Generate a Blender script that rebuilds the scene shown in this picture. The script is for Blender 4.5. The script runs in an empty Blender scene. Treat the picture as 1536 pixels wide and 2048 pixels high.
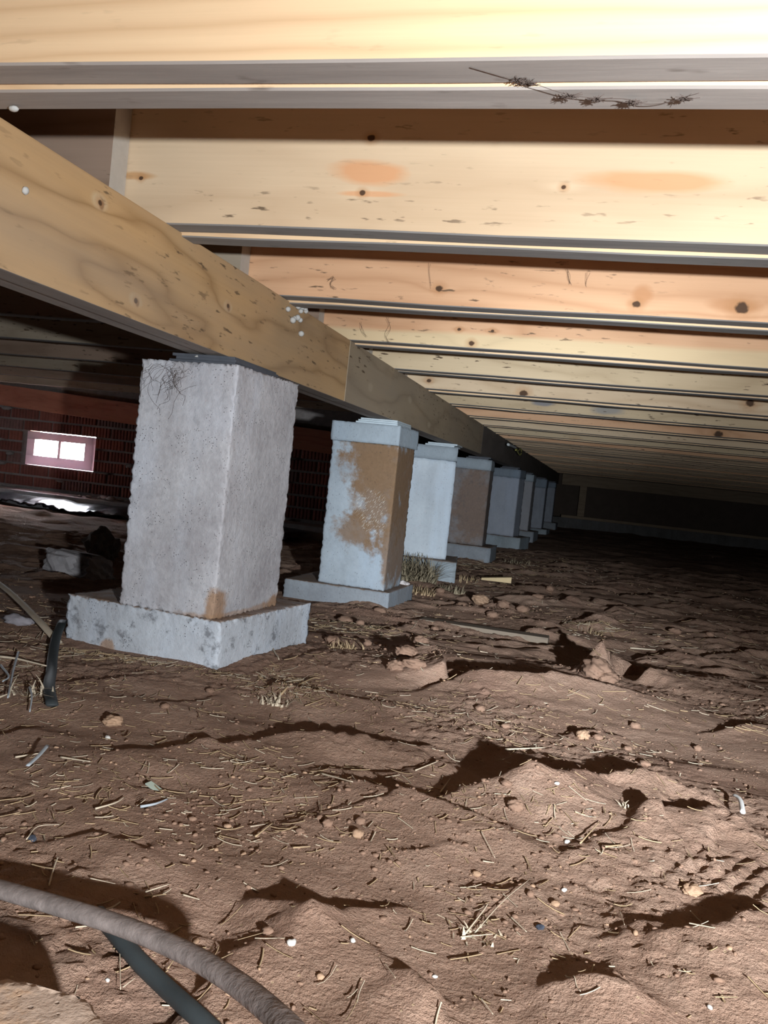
import bpy, bmesh, math, random
import numpy as np
from mathutils import Vector, Matrix

# ------------------------------------------------------------------ camera, light, exposure
S = bpy.context.scene
C = S.collection
F_PX, YAW, PITCH, ROLL = 1750.0, 0.2422, -0.0389, 0.1060
H = 0.34                      # camera height above the datum; every z below is written relative to the lens and lifted by H

def cam_axes():
    cy, sy = math.cos(YAW), math.sin(YAW)
    f = Vector((-sy*math.cos(PITCH), cy*math.cos(PITCH), math.sin(PITCH)))
    r0 = Vector((cy, sy, 0)); u0 = r0.cross(f)
    r = r0*math.cos(ROLL) + u0*math.sin(ROLL)
    u = -r0*math.sin(ROLL) + u0*math.cos(ROLL)
    return r, u, f
CR, CU, CF = cam_axes()
cam = bpy.data.cameras.new('camera')
cam.sensor_fit = 'VERTICAL'; cam.sensor_height = 24.0; cam.lens = F_PX/2048*24.0
cam.clip_start = 0.02; cam.clip_end = 100
co = bpy.data.objects.new('camera', cam); C.objects.link(co)
M = Matrix((CR, CU, -CF)).transposed().to_4x4(); M.translation = (0, 0, H)
co.matrix_world = M
S.camera = co

w = bpy.data.worlds.new('daylight'); S.world = w; w.use_nodes = True
bg = w.node_tree.nodes['Background']
bg.inputs['Color'].default_value = (0.88, 0.92, 1.0, 1); bg.inputs['Strength'].default_value = 150.0

TORCH = Vector((0.40, -0.28, H-0.005))
def spot(name, energy, angle, blend, aim, col, rad=0.012):
    l = bpy.data.lights.new(name, 'SPOT'); l.energy = energy; l.spot_size = math.radians(angle); l.spot_blend = blend
    l.color = col; l.shadow_soft_size = rad
    o = bpy.data.objects.new(name, l); C.objects.link(o); o.location = TORCH
    o.rotation_euler = (Vector(aim)).to_track_quat('-Z', 'Y').to_euler()
    return o
spot('torch_beam', 58, 72, 1.0, (-0.11, 1.0, 0.09), (0.90, 0.96, 1.0))
spot('torch_core', 270, 32, 1.0, (-0.24, 1.0, -0.045), (0.82, 0.92, 1.0))
spot('torch_spill', 126, 128, 1.0, (-0.38, 1.0, -0.27), (0.90, 0.96, 1.0))

VENT = (-3.454, -2.995, -0.150, 0.060)   # x0 x1 z0 z1 of the vent in the brick wall
WALL_Y = 4.70
pl = bpy.data.lights.new('vent_portal', 'AREA'); pl.shape = 'RECTANGLE'; pl.size = 0.44; pl.size_y = 0.19; pl.cycles.is_portal = True
po = bpy.data.objects.new('vent_portal', pl); C.objects.link(po)
po.location = ((VENT[0]+VENT[1])/2, WALL_Y+0.13, H+(VENT[2]+VENT[3])/2); po.rotation_euler = (math.radians(-90), 0, 0)

for (vx, vy, rz_) in ((-5.3, WALL_Y+.13, 0), (-6.73, 3.2, math.pi/2)):     # two unseen vents added to brighten the brick side, left of the view
    p2 = po.copy(); C.objects.link(p2); p2.location = (vx, vy, H-.045); p2.rotation_euler = (math.radians(-90), 0, rz_)

S.view_settings.view_transform = 'Standard'; S.view_settings.look = 'None'
S.view_settings.gamma = 1.0; S.view_settings.use_curve_mapping = False
S.view_settings.exposure = 0.0

# ------------------------------------------------------------------ helpers
rnd = random.Random(7)
def ray(x, y):
    return CF + CR*((x-768)/F_PX) - CU*((y-1024)/F_PX)
def at_z(x, y, z):            # pixel -> point on the level z (relative to the lens)
    g = ray(x, y); return g*(z/g.z)
def at_y(x, y, Y):
    g = ray(x, y); return g*(Y/g.y)

def link(name, me, mat=None, parent=None, loc=(0,0,0), rot=(0,0,0), smooth=False):
    o = bpy.data.objects.new(name, me); C.objects.link(o)
    if mat is not None and not me.materials:
        for m_ in (mat if isinstance(mat, (list, tuple)) else [mat]): me.materials.append(m_)
    o.location = loc; o.rotation_euler = rot
    if parent: o.parent = parent
    if smooth:
        me.polygons.foreach_set('use_smooth', [True]*len(me.polygons))
    return o
def tag(o, label, cat, group=None, kind=None):
    o['label'] = label
    if cat: o['category'] = cat
    if group: o['group'] = group
    if kind: o['kind'] = kind
    return o
def empty(name, loc=(0,0,0), rot=(0,0,0)):
    o = bpy.data.objects.new(name, None); C.objects.link(o); o.location = loc; o.rotation_euler = rot
    o.empty_display_size = 0.05
    return o
def bm_mesh(bm, name):
    me = bpy.data.meshes.new(name); bm.to_mesh(me); bm.free(); return me
def box_bm(x0, x1, y0, y1, z0, z1, bevel=0.0, bm=None):
    bm = bm or bmesh.new()
    r = bmesh.ops.create_cube(bm, size=1)
    for v in r['verts']:
        v.co = Vector((x0+(v.co.x+.5)*(x1-x0), y0+(v.co.y+.5)*(y1-y0), z0+(v.co.z+.5)*(z1-z0)))
    if bevel:
        es = list({e for v in r['verts'] for e in v.link_edges})
        bmesh.ops.bevel(bm, geom=es, offset=bevel, segments=2, profile=0.6, affect='EDGES')
    return bm
def box(name, b, mat, parent=None, bevel=0.0, loc=(0,0,0), rot=(0,0,0)):
    return link(name, bm_mesh(box_bm(*b, bevel=bevel), name), mat, parent, loc, rot)

# --- numpy gradient noise
_P = np.random.default_rng(11).permutation(512).astype(np.int64)
_G = np.random.default_rng(12).normal(size=(512, 2)); _G /= np.linalg.norm(_G, axis=1, keepdims=True)
def noise2(x, y):
    xi = np.floor(x).astype(np.int64); yi = np.floor(y).astype(np.int64)
    xf = x-xi; yf = y-yi
    u = xf*xf*xf*(xf*(xf*6-15)+10); v = yf*yf*yf*(yf*(yf*6-15)+10)
    def g(i, j):
        k = _P[(_P[(xi+i) & 511]+yi+j) & 511]
        return _G[k, 0]*(xf-i)+_G[k, 1]*(yf-j)
    a = g(0, 0); b = g(1, 0); c = g(0, 1); d = g(1, 1)
    return (a+(b-a)*u)*(1-v)+(c+(d-c)*u)*v*1.0
def fbm(x, y, oct=4, gain=.5):
    s = 0; a = 1
    for k in range(oct):
        s = s+a*noise2(x*2**k+17.3*k, y*2**k-9.1*k); a *= gain
    return s
def sstep(a, b, x):
    t = np.clip((x-a)/(b-a), 0, 1); return t*t*(3-2*t)

# ------------------------------------------------------------------ materials
def new_mat(name):
    m = bpy.data.materials.new(name); m.use_nodes = True
    nt = m.node_tree; b = nt.nodes['Principled BSDF']
    b.inputs['Roughness'].default_value = 0.85; b.inputs['Specular IOR Level'].default_value = 0.2
    return m, nt, b
def N(nt, t, **kw):
    n = nt.nodes.new(t)
    for k, v in kw.items():
        if k in n.inputs.keys(): n.inputs[k].default_value = v
        else: setattr(n, k, v)
    return n
def L(nt, a, b): nt.links.new(a, b)
def ramp(nt, fac, stops):
    n = nt.nodes.new('ShaderNodeValToRGB'); e = n.color_ramp.elements
    while len(e) < len(stops): e.new(0.5)
    for i, (p, c) in enumerate(stops): e[i].position = p; e[i].color = (*c, 1) if len(c) == 3 else c
    L(nt, fac, n.inputs[0]); return n.outputs[0]
def mix(nt, fac, a, b, mode='MIX'):
    n = nt.nodes.new('ShaderNodeMix'); n.data_type = 'RGBA'; n.blend_type = mode
    for sock, v in ((n.inputs[0], fac), (n.inputs[6], a), (n.inputs[7], b)):
        if hasattr(v, 'is_linked'): L(nt, v, sock)
        else: sock.default_value = v if isinstance(v, (int, float)) else ((*v, 1) if len(v) == 3 else v)
    return n.outputs[2]
def math_n(nt, op, a, b=None, c=None, clamp=False):
    n = nt.nodes.new('ShaderNodeMath'); n.operation = op; n.use_clamp = clamp
    for i, v in enumerate((a, b, c)):
        if v is None: continue
        if hasattr(v, 'is_linked'): L(nt, v, n.inputs[i])
        else: n.inputs[i].default_value = v
    return n.outputs[0]
def mapped(nt, scale, loc=(0,0,0), src='Object'):
    tc = nt.nodes.new('ShaderNodeTexCoord'); mp = nt.nodes.new('ShaderNodeMapping')
    mp.inputs['Scale'].default_value = scale; mp.inputs['Location'].default_value = loc
    L(nt, tc.outputs[src], mp.inputs['Vector']); return mp.outputs[0]
def noise_n(nt, vec, scale, detail=4, rough=.5, dist=0.0):
    n = N(nt, 'ShaderNodeTexNoise', Scale=scale, Detail=detail, Roughness=rough, Distortion=dist)
    L(nt, vec, n.inputs['Vector']); return n.outputs['Fac']
def bump(nt, b, h, strength, dist=0.002):
    n = N(nt, 'ShaderNodeBump', Strength=strength, Distance=dist); L(nt, h, n.inputs['Height']); L(nt, n.outputs[0], b.inputs['Normal'])

def wood(name, light, dark, seed=0, axis='x', knots=(), stains=(), dirt=.35, blotch=.5, ringf=26.0, split=None, ringw=.42, sharp=2.2, grey=0.0, warpk=.34):
    """pine board; local x (or y) runs along it, z is height above its lower edge.
    knots: (along, z, radius); stains: (along, z, half length, half height, colour, strength)"""
    m, nt, b = new_mat(name)
    tc = nt.nodes.new('ShaderNodeTexCoord'); sp = nt.nodes.new('ShaderNodeSeparateXYZ'); L(nt, tc.outputs['Object'], sp.inputs[0])
    al = sp.outputs['X'] if axis == 'x' else sp.outputs['Y']; ac = sp.outputs['Y'] if axis == 'x' else sp.outputs['X']; zz = sp.outputs['Z']
    cb = nt.nodes.new('ShaderNodeCombineXYZ'); L(nt, math_n(nt, 'ADD', al, seed*3.17), cb.inputs[0]); L(nt, ac, cb.inputs[1]); L(nt, math_n(nt, 'ADD', zz, seed*1.31), cb.inputs[2])
    base = cb.outputs[0]
    def sc(s):
        mp = nt.nodes.new('ShaderNodeMapping'); mp.inputs['Scale'].default_value = s; L(nt, base, mp.inputs[0]); return mp.outputs[0]
    # growth rings: bands across z, bent by slow noise along the board
    warp = noise_n(nt, sc((1.6, 3, 7)), 1.0, 3, .5)
    kd = None
    for (ka, kz, kr) in knots:         # rings flow around the knots
        dx = math_n(nt, 'MULTIPLY', math_n(nt, 'SUBTRACT', al, ka), .28); dz = math_n(nt, 'SUBTRACT', zz, kz)
        d2 = math_n(nt, 'ADD', math_n(nt, 'MULTIPLY', dx, dx), math_n(nt, 'MULTIPLY', dz, dz))
        g = math_n(nt, 'DIVIDE', kr*kr*1.6, math_n(nt, 'ADD', d2, kr*kr*1.6))
        warp = math_n(nt, 'ADD', warp, math_n(nt, 'MULTIPLY', g, .22))
    ph = math_n(nt, 'ADD', math_n(nt, 'MULTIPLY', zz, ringf), math_n(nt, 'MULTIPLY', warp, ringf*warpk))
    ring = math_n(nt, 'PINGPONG', ph, 1.0)
    ring = math_n(nt, 'POWER', ring, sharp)
    fib = noise_n(nt, sc((5, 120, 240)), 1.0, 3, .6)
    blo = noise_n(nt, sc((1.1, 4, 6)), 1.0, 4, .55)
    f = math_n(nt, 'ADD', math_n(nt, 'MULTIPLY', ring, ringw), math_n(nt, 'MULTIPLY', fib, .30))
    f = math_n(nt, 'ADD', f, math_n(nt, 'MULTIPLY', math_n(nt, 'SUBTRACT', blo, .5), blotch))
    midc = tuple((a+c)/2 for a, c in zip(light, dark))
    col = ramp(nt, f, [(0.05, light), (0.45, midc), (0.95, dark)])
    if split:                          # sapwood / heartwood along the board: (z, lower colour)
        e = math_n(nt, 'ADD', zz, math_n(nt, 'MULTIPLY', math_n(nt, 'SUBTRACT', noise_n(nt, sc((1.2, 3, 3)), 1.0, 2), .5), .05))
        k = math_n(nt, 'MULTIPLY', math_n(nt, 'SUBTRACT', split[0], e), 90, clamp=True)
        col = mix(nt, math_n(nt, 'MULTIPLY', k, .9), col, mix(nt, f, split[1], tuple(.8*v for v in split[1])))
    for (sa, sz, sl, sh, scol, st) in stains:
        dx = math_n(nt, 'DIVIDE', math_n(nt, 'SUBTRACT', al, sa), sl); dz = math_n(nt, 'DIVIDE', math_n(nt, 'SUBTRACT', zz, sz), sh)
        d = math_n(nt, 'SQRT', math_n(nt, 'ADD', math_n(nt, 'MULTIPLY', dx, dx), math_n(nt, 'MULTIPLY', dz, dz)))
        d = math_n(nt, 'ADD', d, math_n(nt, 'MULTIPLY', math_n(nt, 'SUBTRACT', noise_n(nt, sc((12, 30, 45)), 1.0, 3), .5), .8))
        k = math_n(nt, 'MULTIPLY', math_n(nt, 'SUBTRACT', 1.0, d), 2.2, clamp=True)
        col = mix(nt, math_n(nt, 'MULTIPLY', k, st), col, scol)
    for (ka, kz, kr) in knots:
        dx = math_n(nt, 'MULTIPLY', math_n(nt, 'SUBTRACT', al, ka), .8); dz = math_n(nt, 'SUBTRACT', zz, kz)
        d = math_n(nt, 'SQRT', math_n(nt, 'ADD', math_n(nt, 'MULTIPLY', dx, dx), math_n(nt, 'MULTIPLY', dz, dz)))
        d = math_n(nt, 'ADD', d, math_n(nt, 'MULTIPLY', math_n(nt, 'SUBTRACT', noise_n(nt, sc((90, 90, 90)), 1.0, 2), .5), kr*.9))
        halo = math_n(nt, 'SUBTRACT', 1.0, math_n(nt, 'DIVIDE', d, kr*2.6), clamp=True)
        col = mix(nt, math_n(nt, 'MULTIPLY', halo, .75), col, (.42, .20, .08))
        core = math_n(nt, 'MULTIPLY', math_n(nt, 'SUBTRACT', kr, d), 3.0/kr, clamp=True)
        col = mix(nt, core, col, (.085, .045, .025))
    if grey:                           # grey mixed in by patches
        gn = noise_n(nt, sc((.9, 3, 5)), 1.0, 5, .6)
        col = mix(nt, math_n(nt, 'MULTIPLY', math_n(nt, 'MULTIPLY', math_n(nt, 'SUBTRACT', gn, .40), 4.0, clamp=True), grey), col, (.25, .21, .175))
    # little dark checks and insect marks, longer along the grain
    sp1 = noise_n(nt, sc((26, 60, 130)), 1.0, 3, .55)
    msk = noise_n(nt, sc((2.2, 5, 9)), 1.0, 2)
    ck = math_n(nt, 'MULTIPLY', math_n(nt, 'MULTIPLY', math_n(nt, 'SUBTRACT', sp1, .62), 14, clamp=True), math_n(nt, 'MULTIPLY', math_n(nt, 'SUBTRACT', msk, .42), 6, clamp=True))
    col = mix(nt, math_n(nt, 'MULTIPLY', ck, dirt*1.7), col, (.10, .065, .04))
    L(nt, col, b.inputs['Base Color'])
    b.inputs['Roughness'].default_value = .72
    bump(nt, b, f, .18, .0015)
    return m
def weathered(name, c1, c2, axis='x', seed=0.0):  # speckled board colour; on joist undersides its grey stands for grazing light
    m, nt, b = new_mat(name)
    s = (5, 60, 60) if axis == 'x' else (60, 5, 60)
    s2 = (2, 9, 9) if axis == 'x' else (9, 2, 9)
    a = noise_n(nt, mapped(nt, s, (seed, 0, 0)), 1.0, 4, .6); c = noise_n(nt, mapped(nt, s2, (seed, 3, 0)), 1.0, 4, .6)
    col = ramp(nt, math_n(nt, 'ADD', math_n(nt, 'MULTIPLY', a, .5), math_n(nt, 'MULTIPLY', c, .5)), [(0.3, c2), (0.62, c1)])
    d = noise_n(nt, mapped(nt, (14, 40, 40) if axis == 'x' else (40, 14, 40), (seed, 7, 0)), 1.0, 3)
    col = mix(nt, math_n(nt, 'MULTIPLY', math_n(nt, 'SUBTRACT', d, .64), 7, clamp=True), col, (.13, .10, .08))
    L(nt, col, b.inputs['Base Color']); bump(nt, b, a, .3, .0015); b.inputs['Roughness'].default_value = .9
    return m

def concrete(name, c1, c2, stains=(), pit=.5, grime=.0, seed=0.0, dirtfoot=None, chalk=(), dusty=0.0, pits=150.0):
    """stains: (x, z, rx, rz, colour, strength) on the front face in local metres"""
    m, nt, b = new_mat(name)
    v = mapped(nt, (1, 1, 1), (seed, seed*.7, 0))
    big = noise_n(nt, v, 7, 5, .6); fine = noise_n(nt, v, 90, 4, .65)
    f = math_n(nt, 'ADD', math_n(nt, 'MULTIPLY', big, .7), math_n(nt, 'MULTIPLY', fine, .3))
    col = ramp(nt, f, [(.36, c2), (.64, c1)])
    streak = noise_n(nt, mapped(nt, (14, 14, 2.2), (seed, 5, 0)), 1.0, 4, .6)
    col = mix(nt, math_n(nt, 'MULTIPLY', math_n(nt, 'SUBTRACT', streak, .5), 1.6, clamp=True), col, tuple(.72*x for x in c2))
    s2 = noise_n(nt, mapped(nt, (9, 9, 2.6), (seed+3, 1, 0)), 1.0, 5, .62)
    col = mix(nt, math_n(nt, 'MULTIPLY', math_n(nt, 'MULTIPLY', math_n(nt, 'SUBTRACT', s2, .47), 5, clamp=True), .55), col, tuple(min(1, v_*k_) for v_, k_ in zip(c1, (1.02, 1.08, 1.16))))
    tc = nt.nodes.new('ShaderNodeTexCoord'); sp = nt.nodes.new('ShaderNodeSeparateXYZ'); L(nt, tc.outputs['Object'], sp.inputs[0])
    wn = math_n(nt, 'SUBTRACT', noise_n(nt, v, 22, 5, .65), .5)
    for (sx, sz, rx, rz, scol, st, *yy) in stains:
        dx = math_n(nt, 'DIVIDE', math_n(nt, 'SUBTRACT', sp.outputs['X'], sx), rx); dz = math_n(nt, 'DIVIDE', math_n(nt, 'SUBTRACT', sp.outputs['Z'], sz), rz)
        d = math_n(nt, 'ADD', math_n(nt, 'MULTIPLY', dx, dx), math_n(nt, 'MULTIPLY', dz, dz))
        if yy: d = math_n(nt, 'ADD', d, math_n(nt, 'POWER', math_n(nt, 'DIVIDE', math_n(nt, 'SUBTRACT', sp.outputs['Y'], yy[0]), yy[1]), 2.0))
        d = math_n(nt, 'ADD', math_n(nt, 'SQRT', d), math_n(nt, 'MULTIPLY', wn, 1.9))
        k = math_n(nt, 'MULTIPLY', math_n(nt, 'SUBTRACT', 1.0, d), 2.6, clamp=True)
        col = mix(nt, math_n(nt, 'MULTIPLY', k, st), col, mix(nt, fine, tuple(.8*x for x in scol), tuple(1.2*x for x in scol)))
    if grime:
        g = noise_n(nt, v, 34, 5, .7)
        col = mix(nt, math_n(nt, 'MULTIPLY', math_n(nt, 'MULTIPLY', math_n(nt, 'SUBTRACT', g, .54), 9, clamp=True), grime), col, (.10, .10, .11))
    if dirtfoot:                       # soil splashed up from below
        e = math_n(nt, 'ADD', sp.outputs['Z'], math_n(nt, 'MULTIPLY', wn, dirtfoot*2.2))
        k = math_n(nt, 'MULTIPLY', math_n(nt, 'SUBTRACT', dirtfoot, e), 1.6/dirtfoot, clamp=True)
        col = mix(nt, math_n(nt, 'MULTIPLY', k, .75), col, (.25, .16, .10))
    for (x0, z0, rx, rz, ang) in chalk:  # pale scratch marks
        ca, sa = math.cos(ang), math.sin(ang)
        X = math_n(nt, 'SUBTRACT', sp.outputs['X'], x0); Z = math_n(nt, 'SUBTRACT', sp.outputs['Z'], z0)
        u_ = math_n(nt, 'ADD', math_n(nt, 'MULTIPLY', X, ca), math_n(nt, 'MULTIPLY', Z, sa)); v_ = math_n(nt, 'SUBTRACT', math_n(nt, 'MULTIPLY', Z, ca), math_n(nt, 'MULTIPLY', X, sa))
        cb = nt.nodes.new('ShaderNodeCombineXYZ'); L(nt, math_n(nt, 'MULTIPLY', u_, 70), cb.inputs[0]); L(nt, math_n(nt, 'MULTIPLY', v_, 520), cb.inputs[1])
        s_ = noise_n(nt, cb.outputs[0], 1.0, 2)
        d = math_n(nt, 'SQRT', math_n(nt, 'ADD', math_n(nt, 'POWER', math_n(nt, 'DIVIDE', X, rx), 2.0), math_n(nt, 'POWER', math_n(nt, 'DIVIDE', Z, rz), 2.0)))
        k = math_n(nt, 'MULTIPLY', math_n(nt, 'MULTIPLY', math_n(nt, 'SUBTRACT', s_, .58), 12, clamp=True), math_n(nt, 'MULTIPLY', math_n(nt, 'SUBTRACT', 1.0, d), 4, clamp=True))
        col = mix(nt, math_n(nt, 'MULTIPLY', k, .8), col, (.62, .58, .52))
    vo = N(nt, 'ShaderNodeTexVoronoi', Scale=pits); L(nt, v, vo.inputs['Vector'])
    vm = noise_n(nt, v, 40, 2)
    pitm = math_n(nt, 'MULTIPLY', math_n(nt, 'MULTIPLY', math_n(nt, 'SUBTRACT', .22, vo.outputs['Distance']), 9, clamp=True), math_n(nt, 'MULTIPLY', math_n(nt, 'SUBTRACT', vm, .5), 8, clamp=True))
    col = mix(nt, math_n(nt, 'MULTIPLY', pitm, pit), col, (.09, .085, .085))
    if dusty:                          # soil lying on the upward face
        ge = nt.nodes.new('ShaderNodeNewGeometry'); sn = nt.nodes.new('ShaderNodeSeparateXYZ'); L(nt, ge.outputs['Normal'], sn.inputs[0])
        k = math_n(nt, 'MULTIPLY', math_n(nt, 'MULTIPLY', math_n(nt, 'SUBTRACT', sn.outputs['Z'], .6), 4, clamp=True), math_n(nt, 'ADD', .55, wn, clamp=True))
        col = mix(nt, math_n(nt, 'MULTIPLY', k, dusty), col, (.25, .165, .115))
    L(nt, col, b.inputs['Base Color']); b.inputs['Roughness'].default_value = .93
    hgt = math_n(nt, 'SUBTRACT', math_n(nt, 'ADD', fine, math_n(nt, 'MULTIPLY', big, .4)), math_n(nt, 'MULTIPLY', pitm, 1.2))
    bump(nt, b, hgt, .55, .003)
    return m
def plain(name, c, rough=.8, spec=.2, var=.25, scale=60.0, bumpd=.001):
    m, nt, b = new_mat(name)
    n = noise_n(nt, mapped(nt, (1, 1, 1)), scale, 4, .6)
    L(nt, mix(nt, n, tuple(x*(1-var) for x in c), tuple(min(1, x*(1+var)) for x in c)), b.inputs['Base Color'])
    b.inputs['Roughness'].default_value = rough; b.inputs['Specular IOR Level'].default_value = spec
    bump(nt, b, n, .4, bumpd)
    return m

# soil
def soil_mat():
    m, nt, b = new_mat('red_dirt')
    v = mapped(nt, (1, 1, 1))
    big = noise_n(nt, v, 2.2, 5, .6); mid = noise_n(nt, v, 14, 5, .65); fine = noise_n(nt, v, 120, 5, .7)
    f = math_n(nt, 'ADD', math_n(nt, 'MULTIPLY', big, .45), math_n(nt, 'MULTIPLY', mid, .55))
    col = ramp(nt, f, [(.34, (.225, .138, .096)), (.5, (.325, .205, .148)), (.66, (.41, .275, .205))])
    col = mix(nt, math_n(nt, 'MULTIPLY', math_n(nt, 'SUBTRACT', fine, .5), 1.6, clamp=True), col, (.42, .30, .225))
    red = noise_n(nt, v, 5, 3)
    col = mix(nt, math_n(nt, 'MULTIPLY', math_n(nt, 'SUBTRACT', red, .55), 3.0, clamp=True), col, (.27, .150, .108))
    vo = N(nt, 'ShaderNodeTexVoronoi', Scale=210.0); L(nt, v, vo.inputs['Vector'])
    wn = N(nt, 'ShaderNodeTexWhiteNoise'); L(nt, vo.outputs['Position'], wn.inputs['Vector'])
    k = math_n(nt, 'MULTIPLY', math_n(nt, 'GREATER_THAN', wn.outputs['Value'], .93), math_n(nt, 'LESS_THAN', vo.outputs['Distance'], .22))
    col = mix(nt, math_n(nt, 'MULTIPLY', k, .8), col, (.50, .36, .23))
    L(nt, col, b.inputs['Base Color']); b.inputs['Roughness'].default_value = .95; b.inputs['Specular IOR Level'].default_value = .08
    h = math_n(nt, 'ADD', math_n(nt, 'MULTIPLY', noise_n(nt, v, 260, 4, .7), .45), math_n(nt, 'MULTIPLY', noise_n(nt, v, 60, 6, .75), .8))
    bump(nt, b, h, 1.0, .007)
    return m
DIRT = soil_mat()
CLOD = plain('dirt_clod', (.235, .145, .102), .95, .08, .35, 70, .003)
CLOD2 = plain('ochre_clod', (.36, .23, .15), .95, .08, .3, 70, .003)
STRAW = plain('straw', (.40, .285, .17), .7, .2, .45, 9.0)
STRAWP = plain('pale_straw', (.52, .43, .32), .7, .2, .3, 9.0)
GRASS = plain('dry_grass', (.30, .245, .165), .8, .15, .45, 12.0)

# ------------------------------------------------------------------ ground
HJ, HB, XG = 0.305, 0.165, -0.598      # joist underside, girder underside, girder right face
def base_z(y):
    return -0.325 - 0.052*sstep(1.35, 2.3, y) - 0.012*sstep(2.5, 7.0, y)
def gpix(x, y):                        # pixel -> ground plan position
    z = -.325
    for _ in range(6):
        q = at_z(x, y, z); z = float(base_z(np.array(q.y)))
    return q.x, q.y
# crests of the ruts and ridges read from the photograph: (pixel x, pixel y, depth of the shadow behind it in pixels)
RIDGES = [
 [(215,1530,0),(260,1520,12),(330,1508,14),(420,1496,20),(450,1505,16),(560,1487,20),(640,1490,24),(700,1496,20),(790,1500,16),(860,1505,12),(920,1507,0)],
 [(665,1583,0),(700,1592,10),(760,1612,16),(850,1645,18),(930,1670,18),(1000,1693,16),(1040,1680,0)],
 [(1005,1580,0),(1035,1590,20),(1060,1612,52),(1110,1612,62),(1160,1594,48),(1200,1583,28),(1250,1586,34),(1300,1588,28),(1350,1598,12),(1420,1622,9),(1470,1650,0)],
 [(1120,1745,0),(1150,1735,12),(1220,1706,12),(1280,1682,14),(1300,1668,24),(1350,1660,20),(1420,1655,18),(1480,1680,10),(1505,1705,0)],
 [(915,1366,0),(935,1372,16),(1000,1386,24),(1100,1391,24),(1200,1400,16),(1300,1410,9),(1430,1428,0)],
 [(852,1312,0),(862,1330,18),(884,1362,22),(905,1372,0)],
 [(455,1822,0),(500,1828,16),(570,1843,24),(625,1872,58),(670,1852,44),(720,1842,26),(790,1834,16),(850,1830,0)],
 [(1270,1856,0),(1300,1872,12),(1360,1896,18),(1425,1914,30),(1480,1900,38),(1536,1885,30),(1600,1880,0)],
 [(1130,1958,0),(1160,1965,10),(1205,1971,12),(1270,1964,0)],
 [(1060,1985,0),(1100,1996,14),(1180,2014,24),(1270,2034,22),(1370,2048,0)],
 [(755,1958,0),(800,1985,12),(860,2015,14),(915,2048,0)],
 [(-40,1478,0),(0,1472,24),(60,1460,20),(110,1446,0)],
 [(-30,1630,0),(0,1620,12),(70,1572,14),(150,1552,10),(245,1520,0)],
 [(60,1705,0),(120,1700,8),(200,1695,10),(280,1728,14),(330,1705,8),(360,1690,0)],
 [(105,1362,0),(150,1365,6),(250,1364,6),(330,1358,0)],
 [(270,1420,0),(330,1408,8),(420,1395,8),(470,1385,0)],
 [(500,1390,0),(560,1380,8),(650,1400,10),(760,1412,8),(800,1405,0)],
 [(550,1335,0),(600,1325,10),(650,1313,12),(690,1300,0)],
 [(600,1545,0),(680,1552,9),(780,1556,10),(880,1540,8),(960,1530,0)],
 [(1100,1210,0),(1140,1208,6),(1190,1208,6),(1215,1207,0)],
 [(1230,1194,0),(1270,1195,6),(1360,1198,6),(1380,1198,0)],
 [(1210,1226,0),(1228,1228,10),(1260,1222,6),(1275,1220,0)],
 [(1110,1252,0),(1140,1250,7),(1185,1248,8),(1200,1247,0)],
 [(1000,1275,0),(1060,1270,6),(1120,1266,8),(1150,1264,0)],
 [(1265,1320,0),(1290,1322,8),(1340,1318,7),(1360,1316,0)],
 [(1280,1372,0),(1300,1372,12),(1350,1370,10),(1410,1364,0)],
 [(1100,1480,0),(1150,1466,8),(1180,1466,7),(1240,1476,6),(1290,1500,0)],
 [(1150,1405,0),(1165,1346,14),(1190,1345,26),(1215,1352,8),(1230,1360,0)],
 [(1380,1320,0),(1420,1322,9),(1490,1318,8),(1536,1312,5),(1580,1310,0)],
 [(1400,1470,0),(1450,1468,8),(1520,1466,8),(1580,1465,0)],
 [(960,1530,0),(1040,1518,8),(1100,1530,10),(1150,1545,8),(1230,1560,0)],
 [(1180,1860,0),(1230,1850,6),(1290,1842,0)],
 [(930,1790,0),(980,1800,10),(1060,1790,10),(1120,1800,0)],
 [(760,1725,0),(820,1728,8),(900,1726,7),(960,1735,0)],
 [(180,1640,0),(260,1590,9),(330,1600,8),(400,1620,0)],
]
def ridge_polys():
    out = []
    for r in RIDGES:
        G = [gpix(x, y) for x, y, t in r]; P = []
        for i, (x, y, t) in enumerate(r):
            gx, gy = G[i]; _, gy2 = gpix(x, y-t)
            a, c = G[max(i-1, 0)], G[min(i+1, len(G)-1)]
            tx, ty = c[0]-a[0], c[1]-a[1]; l = math.hypot(tx, ty); nx_, ny_ = -ty/l, tx/l
            lx, ly = gx-TORCH.x, gy-TORCH.y; dist = math.hypot(lx, ly)
            cs = max(.35, (nx_*lx+ny_*ly)/dist)
            P.append((gx, gy, min(.065, (gy2-gy)*abs(ny_)*(.325/dist)/cs*2.1)))
        out.append(P)
    return out
POLYS = ridge_polys()
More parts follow.
